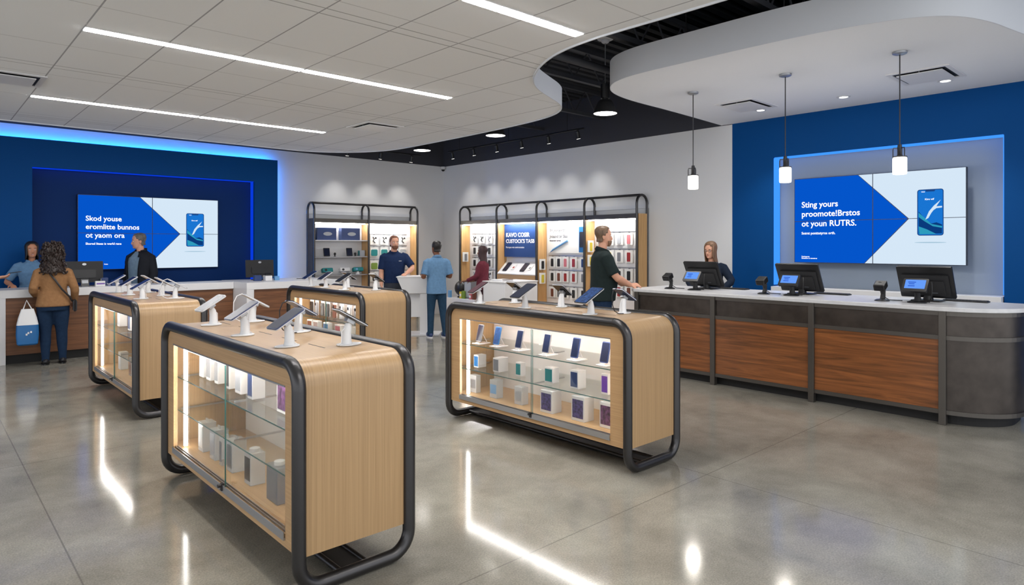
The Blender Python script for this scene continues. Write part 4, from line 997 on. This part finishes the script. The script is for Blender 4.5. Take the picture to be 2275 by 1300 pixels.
MB().tube([(0, 0, 0), (0, 0, .06)], [.04, .02], 10).build('stand', 'frost', t, True)
MB().slab(.09, .16, .01, .012, Matrix.Translation((0, 0, .09)) @ Matrix.Rotation(radians(50), 4, 'Y')).build('phone', 'phone_navy', t)
# white demo tables before the right wall unit
t = thing('demo_table', 'white panelled demo table before the sloping shelf', 'table', (8.05, 8.95, 0))
b = MB().box(0, 0, 0, .85, .62, .98); b.build('cabinet', 'white', t, bevel=.006)
MB().box(-.012, -.012, .98, .862, .632, 1.0).build('top', 'white', t, bevel=.004)
t = thing('phone_tray', 'low white tray with a dark edge on the demo table', 'tray', (8.3, 9.3, 1.0005))
MB().box(-.14, -.16, 0, .14, .16, .03).build('tray', 'white_plastic', t, bevel=.006); MB().box(-.13, -.17, .031, .13, -.14, .036).build('edge', 'c_brown', t)
# ------------------------------------------------------------------ people
def remesh(b, name, m, parent, voxel, sm=4):
    me = bpy.data.meshes.new(name); me.from_pydata(b.v, [], b.f)
    o = bpy.data.objects.new(name, me); COL.objects.link(o)
    r = o.modifiers.new('r', 'REMESH'); r.mode = 'VOXEL'; r.voxel_size = voxel; r.use_smooth_shade = True
    k = o.modifiers.new('s', 'SMOOTH'); k.factor = .5; k.iterations = sm
    bpy.context.view_layer.update()
    m2 = bpy.data.meshes.new_from_object(o.evaluated_get(bpy.context.evaluated_depsgraph_get()))
    o.modifiers.clear(); o.data = m2; m2.name = name; bpy.data.meshes.remove(me)
    m2.materials.clear(); m2.materials.append(M[m] if isinstance(m, str) else m)
    m2.polygons.foreach_set('use_smooth', [True] * len(m2.polygons))
    o.parent = parent
    return o
HEAD = [(0, .052, .024, .024), (.02, .045, .046, .045), (.05, .032, .066, .058), (.085, .02, .082, .067), (.12, .008, .092, .073), (.15, .0, .098, .077), (.18, -.004, .096, .075), (.205, -.006, .084, .067), (.225, -.007, .060, .048), (.236, -.007, .022, .018)]
CH = 1.514
def head_at(dz):
    if dz <= 0: return HEAD[0][1:]
    for a, c in zip(HEAD, HEAD[1:]):
        if dz <= c[0]:
            k = (dz - a[0]) / (c[0] - a[0]); return tuple(a[i] + (c[i] - a[i]) * k for i in (1, 2, 3))
    return HEAD[-1][1:]
def ik(sh, wr, pole, up=.295, fo=.255):
    sh, wr = V(sh), V(wr); d = wr - sh; L = min(d.length, (up + fo) * .995); d.normalize()
    a = (up * up - fo * fo + L * L) / (2 * L); h = math.sqrt(max(0, up * up - a * a))
    p = V(pole); p = (p - d * p.dot(d)).normalized()
    return sh + d * a + p * h, sh + d * L
def hand(b, wr, d, n, curl=.5):
    d = V(d).normalized(); n = V(n); n = (n - d * n.dot(d)).normalized(); s = d.cross(n)
    wr = V(wr)
    rs = []
    for t_, w_, h_ in ((-.01, .026, .021), (.015, .031, .018), (.05, .04, .016), (.08, .04, .015), (.092, .03, .011)):
        c = wr + d * t_; rs.append([c + s * (w_ * cos(2 * pi * j / 14)) + n * (h_ * sin(2 * pi * j / 14)) for j in range(14)])
    b.rings(rs)
    for k, (off, L) in enumerate(((-.03, .062), (-.010, .078), (.011, .074), (.031, .058))):
        p = wr + d * .082 + s * off; q = d.copy(); path = [p - d * .02, p]
        ang = curl * (.9 + .1 * k)
        for i in range(3):
            q = (q * cos(ang * .7) + n * sin(ang * .7)).normalized(); p = p + q * (L / 3 * (1.2 - .2 * i)) + s * off * .06; path.append(p.copy())
        b.tube(path, [.0095, .0095, .0092, .0085, .0072], 8)
    p = wr + d * .022 - s * .026
    q = (d * .55 - s * .75 + n * .25).normalized(); q2 = (d * .85 - s * .3 + n * .35).normalized()
    b.tube([p - q * .01, p + q * .028, p + q * .028 + q2 * .028, p + q * .028 + q2 * .05], [.013, .0115, .0105, .0085], 8)
def torso_rings(fem, g, belly):
    T = ([(.80, .150, .105, 0), (.90, .166, .115, 0), (1.0, .158, .11, 0), (1.1, .156, .11, .004), (1.2, .168, .115, .004), (1.3, .184, .118, 0), (1.38, .182, .104, -.008), (1.425, .145, .085, -.012), (1.465, .074, .064, -.012)] if not fem else
         [(.80, .158, .115, -.01), (.90, .178, .125, -.012), (1.0, .162, .112, -.004), (1.1, .142, .10, 0), (1.2, .152, .112, .006), (1.28, .162, .125, .01), (1.36, .165, .106, -.002), (1.415, .13, .082, -.012), (1.455, .066, .058, -.014)])
    out = []
    for z, w_, d_, x_ in T:
        k = max(0, 1 - abs(z - 1.07) / .26)
        out.append((z, w_ * g * (1 + .12 * belly * k), d_ * g * (1 + .4 * belly * k), x_ + .03 * belly * k))
    return out
def ring(z, w_, d_, x_, n=28, grow=0, lean=0, e=2.35):
    r = []
    for j in range(n):
        a = 2 * pi * j / n; c, s = cos(a), sin(a)
        r.append((x_ + lean * max(0, z - .95) + (d_ + grow) * math.copysign(abs(c) ** (2 / e), c), (w_ + grow) * math.copysign(abs(s) ** (2 / e), s), z))
    return r
def person(label, loc, rz, s, skin='skin', fem=False, g=1.0, belly=0, shirt=None, sleeve='short', hem=.86, trousers=None, shoes='c_black', hairm=None, style='short', armL=None, armR=None, yaw=0, pitch=0, lean=0, feet=((.0, .10), (.0, -.10)), jacket=None, collar=True, beard=None, glasses=False, badge=False, smile=False):
    t = thing('person', label, 'person', (loc[0], loc[1], 0), rz, None); t.scale = (s, s, s)
    TR = torso_rings(fem, g, belly)
    sw = (.178 if not fem else .158) * (g ** .6)
    lx = lean * .45
    shl = {1: V((lx - .012, sw, 1.392)), -1: V((lx - .012, -sw, 1.392))}
    arms = {1: armL or ((.06, .27, .86), (0, 0, -1), (0, -1, 0), (-1, .4, 0)), -1: armR or ((.06, -.27, .86), (0, 0, -1), (0, 1, 0), (-1, -.4, 0))}
    J = {}
    for k, (wr, d, n, pole) in arms.items(): J[k] = ik(shl[k], wr, pole)
    HM = Matrix.Translation((lean * .58, 0, 0)) @ Matrix.Translation((-.005, 0, CH + .02)) @ Matrix.Rotation(yaw, 4, 'Z') @ Matrix.Rotation(pitch, 4, 'Y') @ Matrix.Translation((.005, 0, -CH - .02))
    def H(p): return HM @ V(p)
    b = MB()
    b.rings([ring(z, w_, d_, x_, 28, -.014, lean) for z, w_, d_, x_ in TR])
    b.tube([(lx - .015, 0, 1.41), (lx - .008, 0, 1.47), H((.002, 0, 1.545)), H((.005, 0, 1.59))], [.066, .055, .053, .05] if not fem else [.054, .046, .044, .042], 16)
    o = len(b.v)
    b.rings([[(xc + hx * cos(2 * pi * j / 24), hy * sin(2 * pi * j / 24) , CH + dz) for j in range(24)] for dz, xc, hx, hy in HEAD])
    b.tube([(.088, 0, CH + .135), (.100, 0, CH + .11), (.110, 0, CH + .083), (.094, 0, CH + .070)], [.008, .011, .015, .012], 8)
    for sg in (1, -1):
        b.ell((-.004, sg * .076, CH + .105), .018, .009, .031, 10, 7)
        b.ell((.085, sg * .03, CH + .142), .012, .024, .009, 10, 6)
    b.ell((.088, 0, CH + .022), .016, .02, .016, 10, 6)
    b.v[o:] = [tuple(H(p)) for p in b.v[o:]]
    for k in (1, -1):
        el, wr = J[k]; sh = shl[k]; ag = (.93 if fem else 1.05) * g ** .5
        b.tube([sh + V((0, -k * .03, .0)), sh.lerp(el, .12), sh.lerp(el, .5), sh.lerp(el, .9), el.lerp(wr, .12), el.lerp(wr, .35), el.lerp(wr, .8), wr], [x * ag for x in (.05, .054, .048, .04, .041, .042, .031, .027)], 14)
        hand(b, wr, arms[k][1], arms[k][2])
    hips = {1: V((0, .085 * g, .88)), -1: V((0, -.085 * g, .88))}
    LG = {}
    for k, (fx_, fy_) in zip((1, -1), feet):
        an = V((fx_, fy_, .08)); kn = hips[k].lerp(an, .5) + V((.02, 0, 0)); LG[k] = (kn, an)
        b.tube([hips[k], hips[k].lerp(kn, .4), kn, kn.lerp(an, .35), an], [x * g for x in (.078, .07, .05, .048, .036)], 14)
        b.ell((an.x + .05, an.y, .045), .10, .036, .038, 12, 7)
    remesh(b, 'body', skin, t, .0072, 3)
    for sg in (1, -1):
        e = MB().ell(H((.0885, sg * .032, CH + .122)), .009, .0135, .0085, 12, 7, 0).build('eye', 'eye_white', t, True)
        MB().ell(H((.096, sg * .032, CH + .122)), .004, .006, .006, 10, 6).build('iris', 'eye_dark', e, True)
        MB().tube([H((.093, sg * .014, CH + .143)), H((.096, sg * .032, CH + .148)), H((.085, sg * .05, CH + .143))], [.003, .0042, .0022], 6).build('eyebrow', hairm, t, True)
    if smile:
        mo = MB().tube([H((.083, y_, CH + .056 - .011 * (1 - (y_ / .03) ** 2) + .0)) if abs(y_) > .02 else H((.0965 - abs(y_) * .25, y_, CH + .056 - .011 * (1 - (y_ / .03) ** 2))) for y_ in (-.031, -.022, -.012, 0, .012, .022, .031)], [.002, .0055, .0075, .0085, .0075, .0055, .002], 8).build('mouth', 'lips', t, True)
        MB().ell(H((.1005, 0, CH + .0465)), .004, .016, .0035, 12, 6).build('teeth', 'eye_white', mo, True)
    else: MB().ell(H((.0935, 0, CH + .049)), .0065, .024, .007, 14, 7).build('mouth', 'lips', t, True)
    if badge:
        MB().slab(.05, .014, .003, .003, Matrix.Translation((.118 * g + .016 + .004 + lx * .9, .085, 1.30))).build('badge', 'c_silver', t)
    if glasses:
        gb = MB()
        for sg in (1, -1):
            gb.tube([H((.104, sg * .033 + .022 * cos(a), CH + .121 + .017 * sin(a))) for a in [2 * pi * i / 14 for i in range(15)]], .0022, 5)
            gb.tube([H((.104, sg * .055, CH + .125)), H((.03, sg * .078, CH + .128)), H((-.005, sg * .08, CH + .12))], .0022, 5)
        gb.tube([H((.105, -.011, CH + .124)), H((.105, .011, CH + .124))], .0022, 5)
        gb.build('eyeglasses', 'black', t)
    # hair
    hb = MB(); n = 36; prof = []
    rnd = random.Random(len(label))
    curly = style == 'curly'
    grow = {'short': .010, 'bob': .020, 'long': .018, 'curly': .052}[style]
    if style == 'short': dzs = [.236, .225, .205, .18, .15, .12, .09, .065, .045]
    elif style == 'bob': dzs = [.236, .225, .205, .18, .15, .12, .085, .05, .02, -.01, -.035]
    elif style == 'long': dzs = [.236, .225, .205, .18, .15, .12, .085, .05, .01, -.04, -.09, -.14, -.19]
    else: dzs = [.236, .225, .205, .18, .15, .12, .085, .05, .01, -.03, -.07, -.11, -.15]
    rs = []
    for dz in dzs:
        xc, hx, hy = head_at(max(dz, .085)) if dz > .085 or style == 'short' else head_at(.1)
        if style == 'short' and dz < .085: xc, hx, hy = .012, .086, .068
        tq = max(0, (dz - .13) / .106); gr = grow * (1 - .55 * tq * tq)
        sh_ = 0
        if dz < .0 and style != 'short': gr += -.2 * dz * (1.8 if curly else .35); sh_ = .12 * dz
        row = []
        for j in range(n):
            a = 2 * pi * j / n; q = gr + (rnd.uniform(-.014, .014) if curly else rnd.uniform(-.003, .003))
            p = V((xc + sh_ + (hx + q) * cos(a), (hy + q) * sin(a), CH + dz + (grow * .95 + .004) * tq))
            row.append(tuple(H(p)))
        rs.append(row)
    vs = [p for r in rs for p in r]; fs = [tuple(range(n))]
    for i in range(len(rs) - 1):
        zm = (dzs[i] + dzs[i + 1]) / 2
        if style == 'short': op = 0 if zm > .195 else 48 if zm > .165 else 62 if zm > .135 else 78 if zm > .11 else 112
        else: op = 0 if zm > .205 else 26 if zm > .19 else 44 if zm > .165 else 54 if zm > .02 else 58 if zm > -.02 else 70
        for j in range(n):
            am = (j + .5) * 360 / n; am = min(am, 360 - am)
            if am >= op: fs.append((i * n + j, i * n + (j + 1) % n, (i + 1) * n + (j + 1) % n, (i + 1) * n + j))
    hb.add(vs, fs)
    if curly:
        for i in range(len(rs)):
            for j in range(0, n, 2):
                am = min(j * 10, 360 - j * 10)
                if i == 0 and j % 6: continue
                if am < 48 and dzs[i] < .19: continue
                for q_ in range(2):
                    c = V(rs[i][j]); rr_ = rnd.uniform(.009, .015)
                    rm = Matrix.Rotation(rnd.uniform(0, 6.3), 3, 'Z') @ Matrix.Rotation(rnd.uniform(-.9, .9), 3, 'X') @ Matrix.Rotation(rnd.uniform(-.6, .6), 3, 'Y')
                    hb.ell(c + V((rnd.uniform(-.014, .008), rnd.uniform(-.018, .018), rnd.uniform(-.018, .018))), rr_, rr_ * 1.2, rr_ * 2.3, 8, 6, mtx=rm)
    ho = hb.build('hair', hairm, t, True)
    so_ = ho.modifiers.new('solid', 'SOLIDIFY'); so_.thickness = .016; so_.offset = -1
    if not curly: ss = ho.modifiers.new('sub', 'SUBSURF'); ss.levels = 1; ss.render_levels = 1
    if beard:
        bb = MB(); rs = []
        for dz in (.075, .06, .04, .02, .002, -.008):
            xc, hx, hy = head_at(max(dz, 0)); rs.append([tuple(H((xc + (hx + .006) * cos(a), (hy + .006) * sin(a), CH + dz))) for a in [radians(-75 + 150 * i / 16) for i in range(17)]])
        bb.rings(rs[1:], False, close=False)
        bo = bb.build('beard', beard, t, True); q = bo.modifiers.new('solid', 'SOLIDIFY'); q.thickness = .006; q.offset = -1
    # clothes
    sb = MB()
    rr = [(z, w_, d_, x_) for z, w_, d_, x_ in TR if z > hem + .02]
    h0 = [q for q in TR if q[0] <= hem + .02][-1]
    rr = [(hem, max(h0[1], rr[0][1]) + .004, max(h0[2], rr[0][2]) + .004, h0[3])] + rr
    sb.rings([ring(z, w_, d_, x_, 28, .012 if z < 1.4 else .006, lean) for z, w_, d_, x_ in rr])
    fr_ = {'short': .86, 'long': 1}[sleeve]
    for k in (1, -1):
        el, wr = J[k]; sh = shl[k]
        if sleeve == 'short':
            e = sh.lerp(el, fr_); sb.tube([sh + V((0, -k * .05, .002)), sh.lerp(el, .1), sh.lerp(el, .5), e], [.066 * g ** .6, .072 * g ** .6, .067 * g ** .6, .067 * g ** .6], 16)
        else:
            sb.tube([sh + V((0, -k * .05, .0)), sh.lerp(el, .1), sh.lerp(el, .55), sh.lerp(el, .93), el.lerp(wr, .15), el.lerp(wr, .6), el.lerp(wr, .93)], [x * g ** .6 for x in (.06, .066, .06, .054, .053, .046, .039)], 16)
    if jacket:
        jm = jacket; jb = MB()
        rows_ = [ring(z, w_, d_, x_, 40, .034 if z < 1.4 else .016, lean) for z, w_, d_, x_ in [(hem - .03, h0[1] + .01, h0[2] + .005, h0[3])] + rr[1:]]
        vs = [p for r in rows_ for p in r]; fs = []
        for i in range(len(rows_) - 1):
            for j in range(3 if i < len(rows_) - 3 else 2, 37 if i < len(rows_) - 3 else 38): fs.append((i * 40 + j, i * 40 + j + 1, (i + 1) * 40 + j + 1, (i + 1) * 40 + j))
        jo = jb.add(vs, fs).build('jacket', jm, t, True); q = jo.modifiers.new('solid', 'SOLIDIFY'); q.thickness = .014; q.offset = 0
        for k in (1, -1):
            el, wr = J[k]; sh = shl[k]
            MB().tube([sh + V((0, -k * .06, .004)), sh.lerp(el, .1), sh.lerp(el, .55), sh.lerp(el, .93), el.lerp(wr, .15), el.lerp(wr, .6), el.lerp(wr, .95)], [.066, .076, .07, .064, .062, .055, .046], 18).build('sleeve', jm, jo, True)
        c_ = MB(); rows_ = []
        for z, r_ in ((1.44, .088), (1.475, .078), (1.50, .08)): rows_.append([(lx - .014 + r_ * .92 * cos(a), r_ * sin(a), z - .02 * cos(a)) for a in [radians(38 + 284 * i / 24) for i in range(25)]])
        co = c_.rings(rows_, False, close=False).build('collar', jm, jo, True); q = co.modifiers.new('solid', 'SOLIDIFY'); q.thickness = .012
    so2 = remesh(sb, 'shirt', shirt, t, .011, 5)
    if collar and not jacket:
        c_ = MB(); rows_ = []
        for z, r_ in ((1.437, .086), (1.462, .074), (1.488, .068), (1.478, .078), (1.452, .094)):
            rows_.append([(lx - .012 + r_ * (.96 if not fem else .9) * cos(a), r_ * (1 if not fem else .9) * sin(a), z - .022 * cos(a)) for a in [radians(20 + 320 * i / 24) for i in range(25)]])
        co = c_.rings(rows_, False, close=False).build('collar', shirt, so2, True); q = co.modifiers.new('solid', 'SOLIDIFY'); q.thickness = .005
    tb = MB()
    tz = [(z, w_, d_, x_) for z, w_, d_, x_ in TR if z <= 1.0]
    tb.rings([ring(z, w_, d_, x_, 24, .006) for z, w_, d_, x_ in tz])
    for k in (1, -1):
        kn, an = LG[k]; h_ = hips[k]
        tb.tube([h_ + V((0, 0, .02)), h_.lerp(kn, .4), kn, kn.lerp(an, .4), an + V((0, 0, .02)), an + V((.004, 0, -.035))], [x * g for x in ([.092, .086, .066, .061, .054, .056] if not fem else [.10, .094, .066, .062, .044, .043])], 16)
    remesh(tb, 'trousers', trousers, t, .012, 4)
    for k in (1, -1):
        an = LG[k][1]; q = MB().ell((an.x + .055, an.y, .05), .14, .05, .058, 16, 9)
        q.v = [(x, y, max(z, .003)) for x, y, z in q.v]
        sh_ = q.build('shoe', shoes, t, True)
        pl = [(an.x + .055 + .142 * cos(a), an.y + .052 * sin(a)) for a in [2 * pi * i / 20 for i in range(20)]]
        MB().prism(pl, 0, .02).build('sole', 'white_plastic' if shoes == 'c_dark blue' else 'black', sh_)
    return t, J
M['cl_lblue'] = cloth('light blue cotton', (100, 136, 172)); M['cl_lblue2'] = cloth('pale blue cotton', (102, 138, 174)); M['cl_tan'] = cloth('tan knitted wool', (146, 108, 74), .5)
M['cl_denim'] = cloth('dark blue denim', (29, 48, 74)); M['cl_denim2'] = cloth('blue denim', (40, 66, 90)); M['cl_black'] = cloth('black jacket fabric', (34, 36, 42)); M['cl_greyblue'] = cloth('grey blue shirt', (120, 144, 164))
M['cl_navy'] = cloth('navy polo cotton', (28, 44, 78)); M['cl_char'] = cloth('charcoal trousers', (60, 64, 74)); M['cl_maroon'] = cloth('maroon cotton', (104, 46, 58)); M['cl_plum'] = cloth('dark plum trousers', (58, 34, 42))
M['cl_dgreen'] = cloth('very dark green polo', (34, 44, 44)); M['cl_dnavy'] = cloth('dark navy sweater', (26, 36, 52))
for n_, c_ in (('black', (26, 22, 22)), ('dkbrown', (44, 32, 28)), ('grey', (96, 92, 90)), ('auburn', (110, 70, 48)), ('brown', (104, 82, 64)), ('dkred', (52, 28, 30)), ('ltbrown', (122, 92, 68))): M['hair_' + n_] = wood(n_ + ' hair', tuple(int(x * .7) for x in c_), tuple(min(255, int(x * 1.25)) for x in c_), (110, 110, 6), .5, 5, .4, .35, .65)
R = radians
person('woman in light blue shirt behind the left counter, smiling, shoulder length dark hair', (1.36, 12.40), R(-97), .985, 'skin_tan', True, 1.0, 0, 'cl_lblue', 'short', .9, 'cl_denim', 'c_black', 'hair_black', 'bob',
       armL=((.20, .20, 1.10), (.8, -.5, -.15), (0, 0, -1), (-1, .35, -.2)), armR=((.24, -.24, 1.10), (.9, .2, -.1), (0, 0, -1), (-1, -.5, -.1)), yaw=R(6), lean=.08, smile=True)
t, J = person('woman in tan sweater seen from behind at the left counter, curly dark hair', (1.47, 11.19), R(84), .95, 'skin_tan', True, 1.12, .1, 'cl_tan', 'long', .86, 'cl_denim', 'c_black', 'hair_dkbrown', 'curly',
       armL=((.13, .21, 1.02), (.25, -.9, .2), (-.9, -.2, -.2), (-1, .3, -.3)), armR=((.07, -.27, .90), (.75, .3, -.5), (0, 1, 0), (-1, -.45, 0)), yaw=R(-4), collar=False, feet=((0, .09), (.03, -.12)))
person('man in open black jacket over grey blue shirt before the left video wall', (2.87, 12.50), R(212), 1.075, 'skin', False, 1.04, .25, 'cl_greyblue', 'long', .84, 'cl_char', 'c_black', 'hair_grey', 'short', yaw=R(-38), pitch=R(6), jacket='cl_black', smile=False,
       armL=((.08, .26, .87), (0, 0, -1), (0, -1, 0), (-1, .3, 0)), armR=((.1, -.27, .88), (0.1, 0, -1), (0, 1, 0), (-1, -.3, 0)))
person('man in navy polo with hand in pocket by the pedestal table', (6.88, 10.86), R(248), 1.06, 'skin', False, 1.08, .35, 'cl_navy', 'short', .90, 'cl_char', 'c_black', 'hair_auburn', 'short', yaw=R(8), beard='hair_auburn', badge=True,
       armL=((.30, .16, 1.075), (.8, -.45, -.02), (0, 0, -1), (-.2, 1, -.3)), armR=((.10, -.245, .86), (.3, .25, -.9), (0, 1, 0), (-.8, -.7, 0)))
person('man in pale blue shirt and jeans seen from behind at the pedestal table', (7.02, 9.66), R(72), 1.0, 'skin_brown', False, 1.02, .1, 'cl_lblue2', 'short', .80, 'cl_denim2', 'c_dark blue', 'hair_black', 'short', yaw=R(14),
       armL=((.2, .2, 1.135), (.8, -.2, .1), (0, 0, -1), (-1, .3, -.4)), armR=((.2, -.2, 1.135), (.8, .2, .1), (0, 0, -1), (-1, -.3, -.4)), feet=((.05, .10), (-.03, -.16)))
person('woman in maroon top with long dark hair browsing the corner bay', (8.5, 10.12), R(118), .945, 'skin_brown', True, 1.0, 0, 'cl_maroon', 'long', .84, 'cl_plum', 'c_black', 'hair_dkred', 'long', yaw=R(10), collar=False,
       armL=((.30, .18, 1.02), (.9, .1, -.1), (0, 0, -1), (-.8, .3, -1)), armR=((.28, -.16, 1.0), (.9, .2, -.1), (0, 0, -1), (-.4, -1, -.3)))
person('man in dark green polo standing at the left end of the long counter', (6.93, 5.72), R(-40), 1.105, 'skin', False, 1.12, .75, 'cl_dgreen', 'short', .84, 'cl_denim', 'c_black', 'hair_brown', 'short', yaw=R(0), beard='hair_ltbrown', smile=True,
       armL=((.30, .2, 1.02), (.95, -.2, 0), (0, 0, -1), (-.5, 1, -.2)), armR=((.32, -.13, 1.035), (.95, .1, .05), (0, .6, -1), (-.6, -1, -.5)), lean=.02)
person('woman in dark navy top with eyeglasses behind the right counter', (8.72, 5.12), R(196), .985, 'skin', True, 1.03, 0, 'cl_dnavy', 'long', .88, 'cl_char', 'c_black', 'hair_ltbrown', 'long', yaw=R(-14), pitch=R(8), glasses=True, collar=False,
       armL=((.3, .22, 1.06), (.9, -.2, 0), (0, 0, -1), (-.4, 1, -.3)), armR=((.3, -.2, 1.06), (.9, .2, 0), (0, 0, -1), (-.4, -1, -.3)))
t9, J9 = person('customer past the left frame edge reaching a hand with a phone over the counter', (.36, 11.2), R(8), .99, 'skin', False, 1.0, .1, 'cl_lblue', 'short', .86, 'cl_denim', 'c_black', 'hair_brown', 'short',
       armL=((.20, .24, 1.0), (.9, 0, 0), (0, 0, -1), (-.5, 1, -.2)), armR=((.50, -.06, 1.255), (1, 0, .06), (0, .5, 1), (-.2, -1, -.5)))
# things held or worn
t = thing('smartphone', 'black phone held in the hand reaching in at the left edge', 'phone', (1.045, 11.26, 1.305), R(8))
MB().obox(Matrix.Rotation(R(-8), 4, 'Y'), .07, .034, .004).build('body', 'black', t, bevel=.002)
t = thing('tote_bag', 'white and blue tote bag hanging beside the woman in the tan sweater', 'bag', (1.175, 11.16, .0), R(84))
def loft_bag(b, rows_): b.rings([rrect3(w_, d_, z) for z, w_, d_ in rows_])
def rrect3(w_, d_, z): return [(x * 1.0, y, z) for y, x in rrect(w_, d_, min(w_, d_) * .35)]
loft_bag(MBB := MB(), [(.30, .20, .05), (.32, .24, .09), (.45, .26, .10), (.58, .25, .09)]); MBB.build('lower_bag', 'c_blue', t, True)
loft_bag(MBB := MB(), [(.581, .25, .09), (.68, .21, .07), (.80, .14, .04)]); tag(MBB.build('upper_bag', 'white_plastic', t, True), 'white upper part of the bag')
b = MB(); b.tube([(0, .05, .79), (.0, .01, .92), (0, -.05, .79)], .008, 8); b.build('handle', 'white_plastic', t, True)
b = MB()
for dy, dz in ((0, 0), (-.03, .012), (.02, -.02)): b.box(-.058, -.02 + dy, .46 + dz, -.052, .0 + dy, .485 + dz)
b.build('white_mark', 'white_plastic', t)
t = thing('crossbody_bag', 'small dark crossbody bag with strap across the tan sweater', 'bag', (1.47, 11.19, 0), R(84))
b = MB(); P = [(-.06, .115, 1.37), (-.128, .05, 1.30), (-.152, -.03, 1.18), (-.150, -.10, 1.06), (-.120, -.19, .95), (-.05, -.225, .88)]
b.tube(P, .0125, 8); b.build('strap', 'c_black', t, True)
MB().slab(.05, .17, .14, .03, Matrix.Translation((-.02, -.255, .82)) @ Matrix.Rotation(R(0), 4, 'Z')).build('pouch', 'c_black', t, bevel=.01)
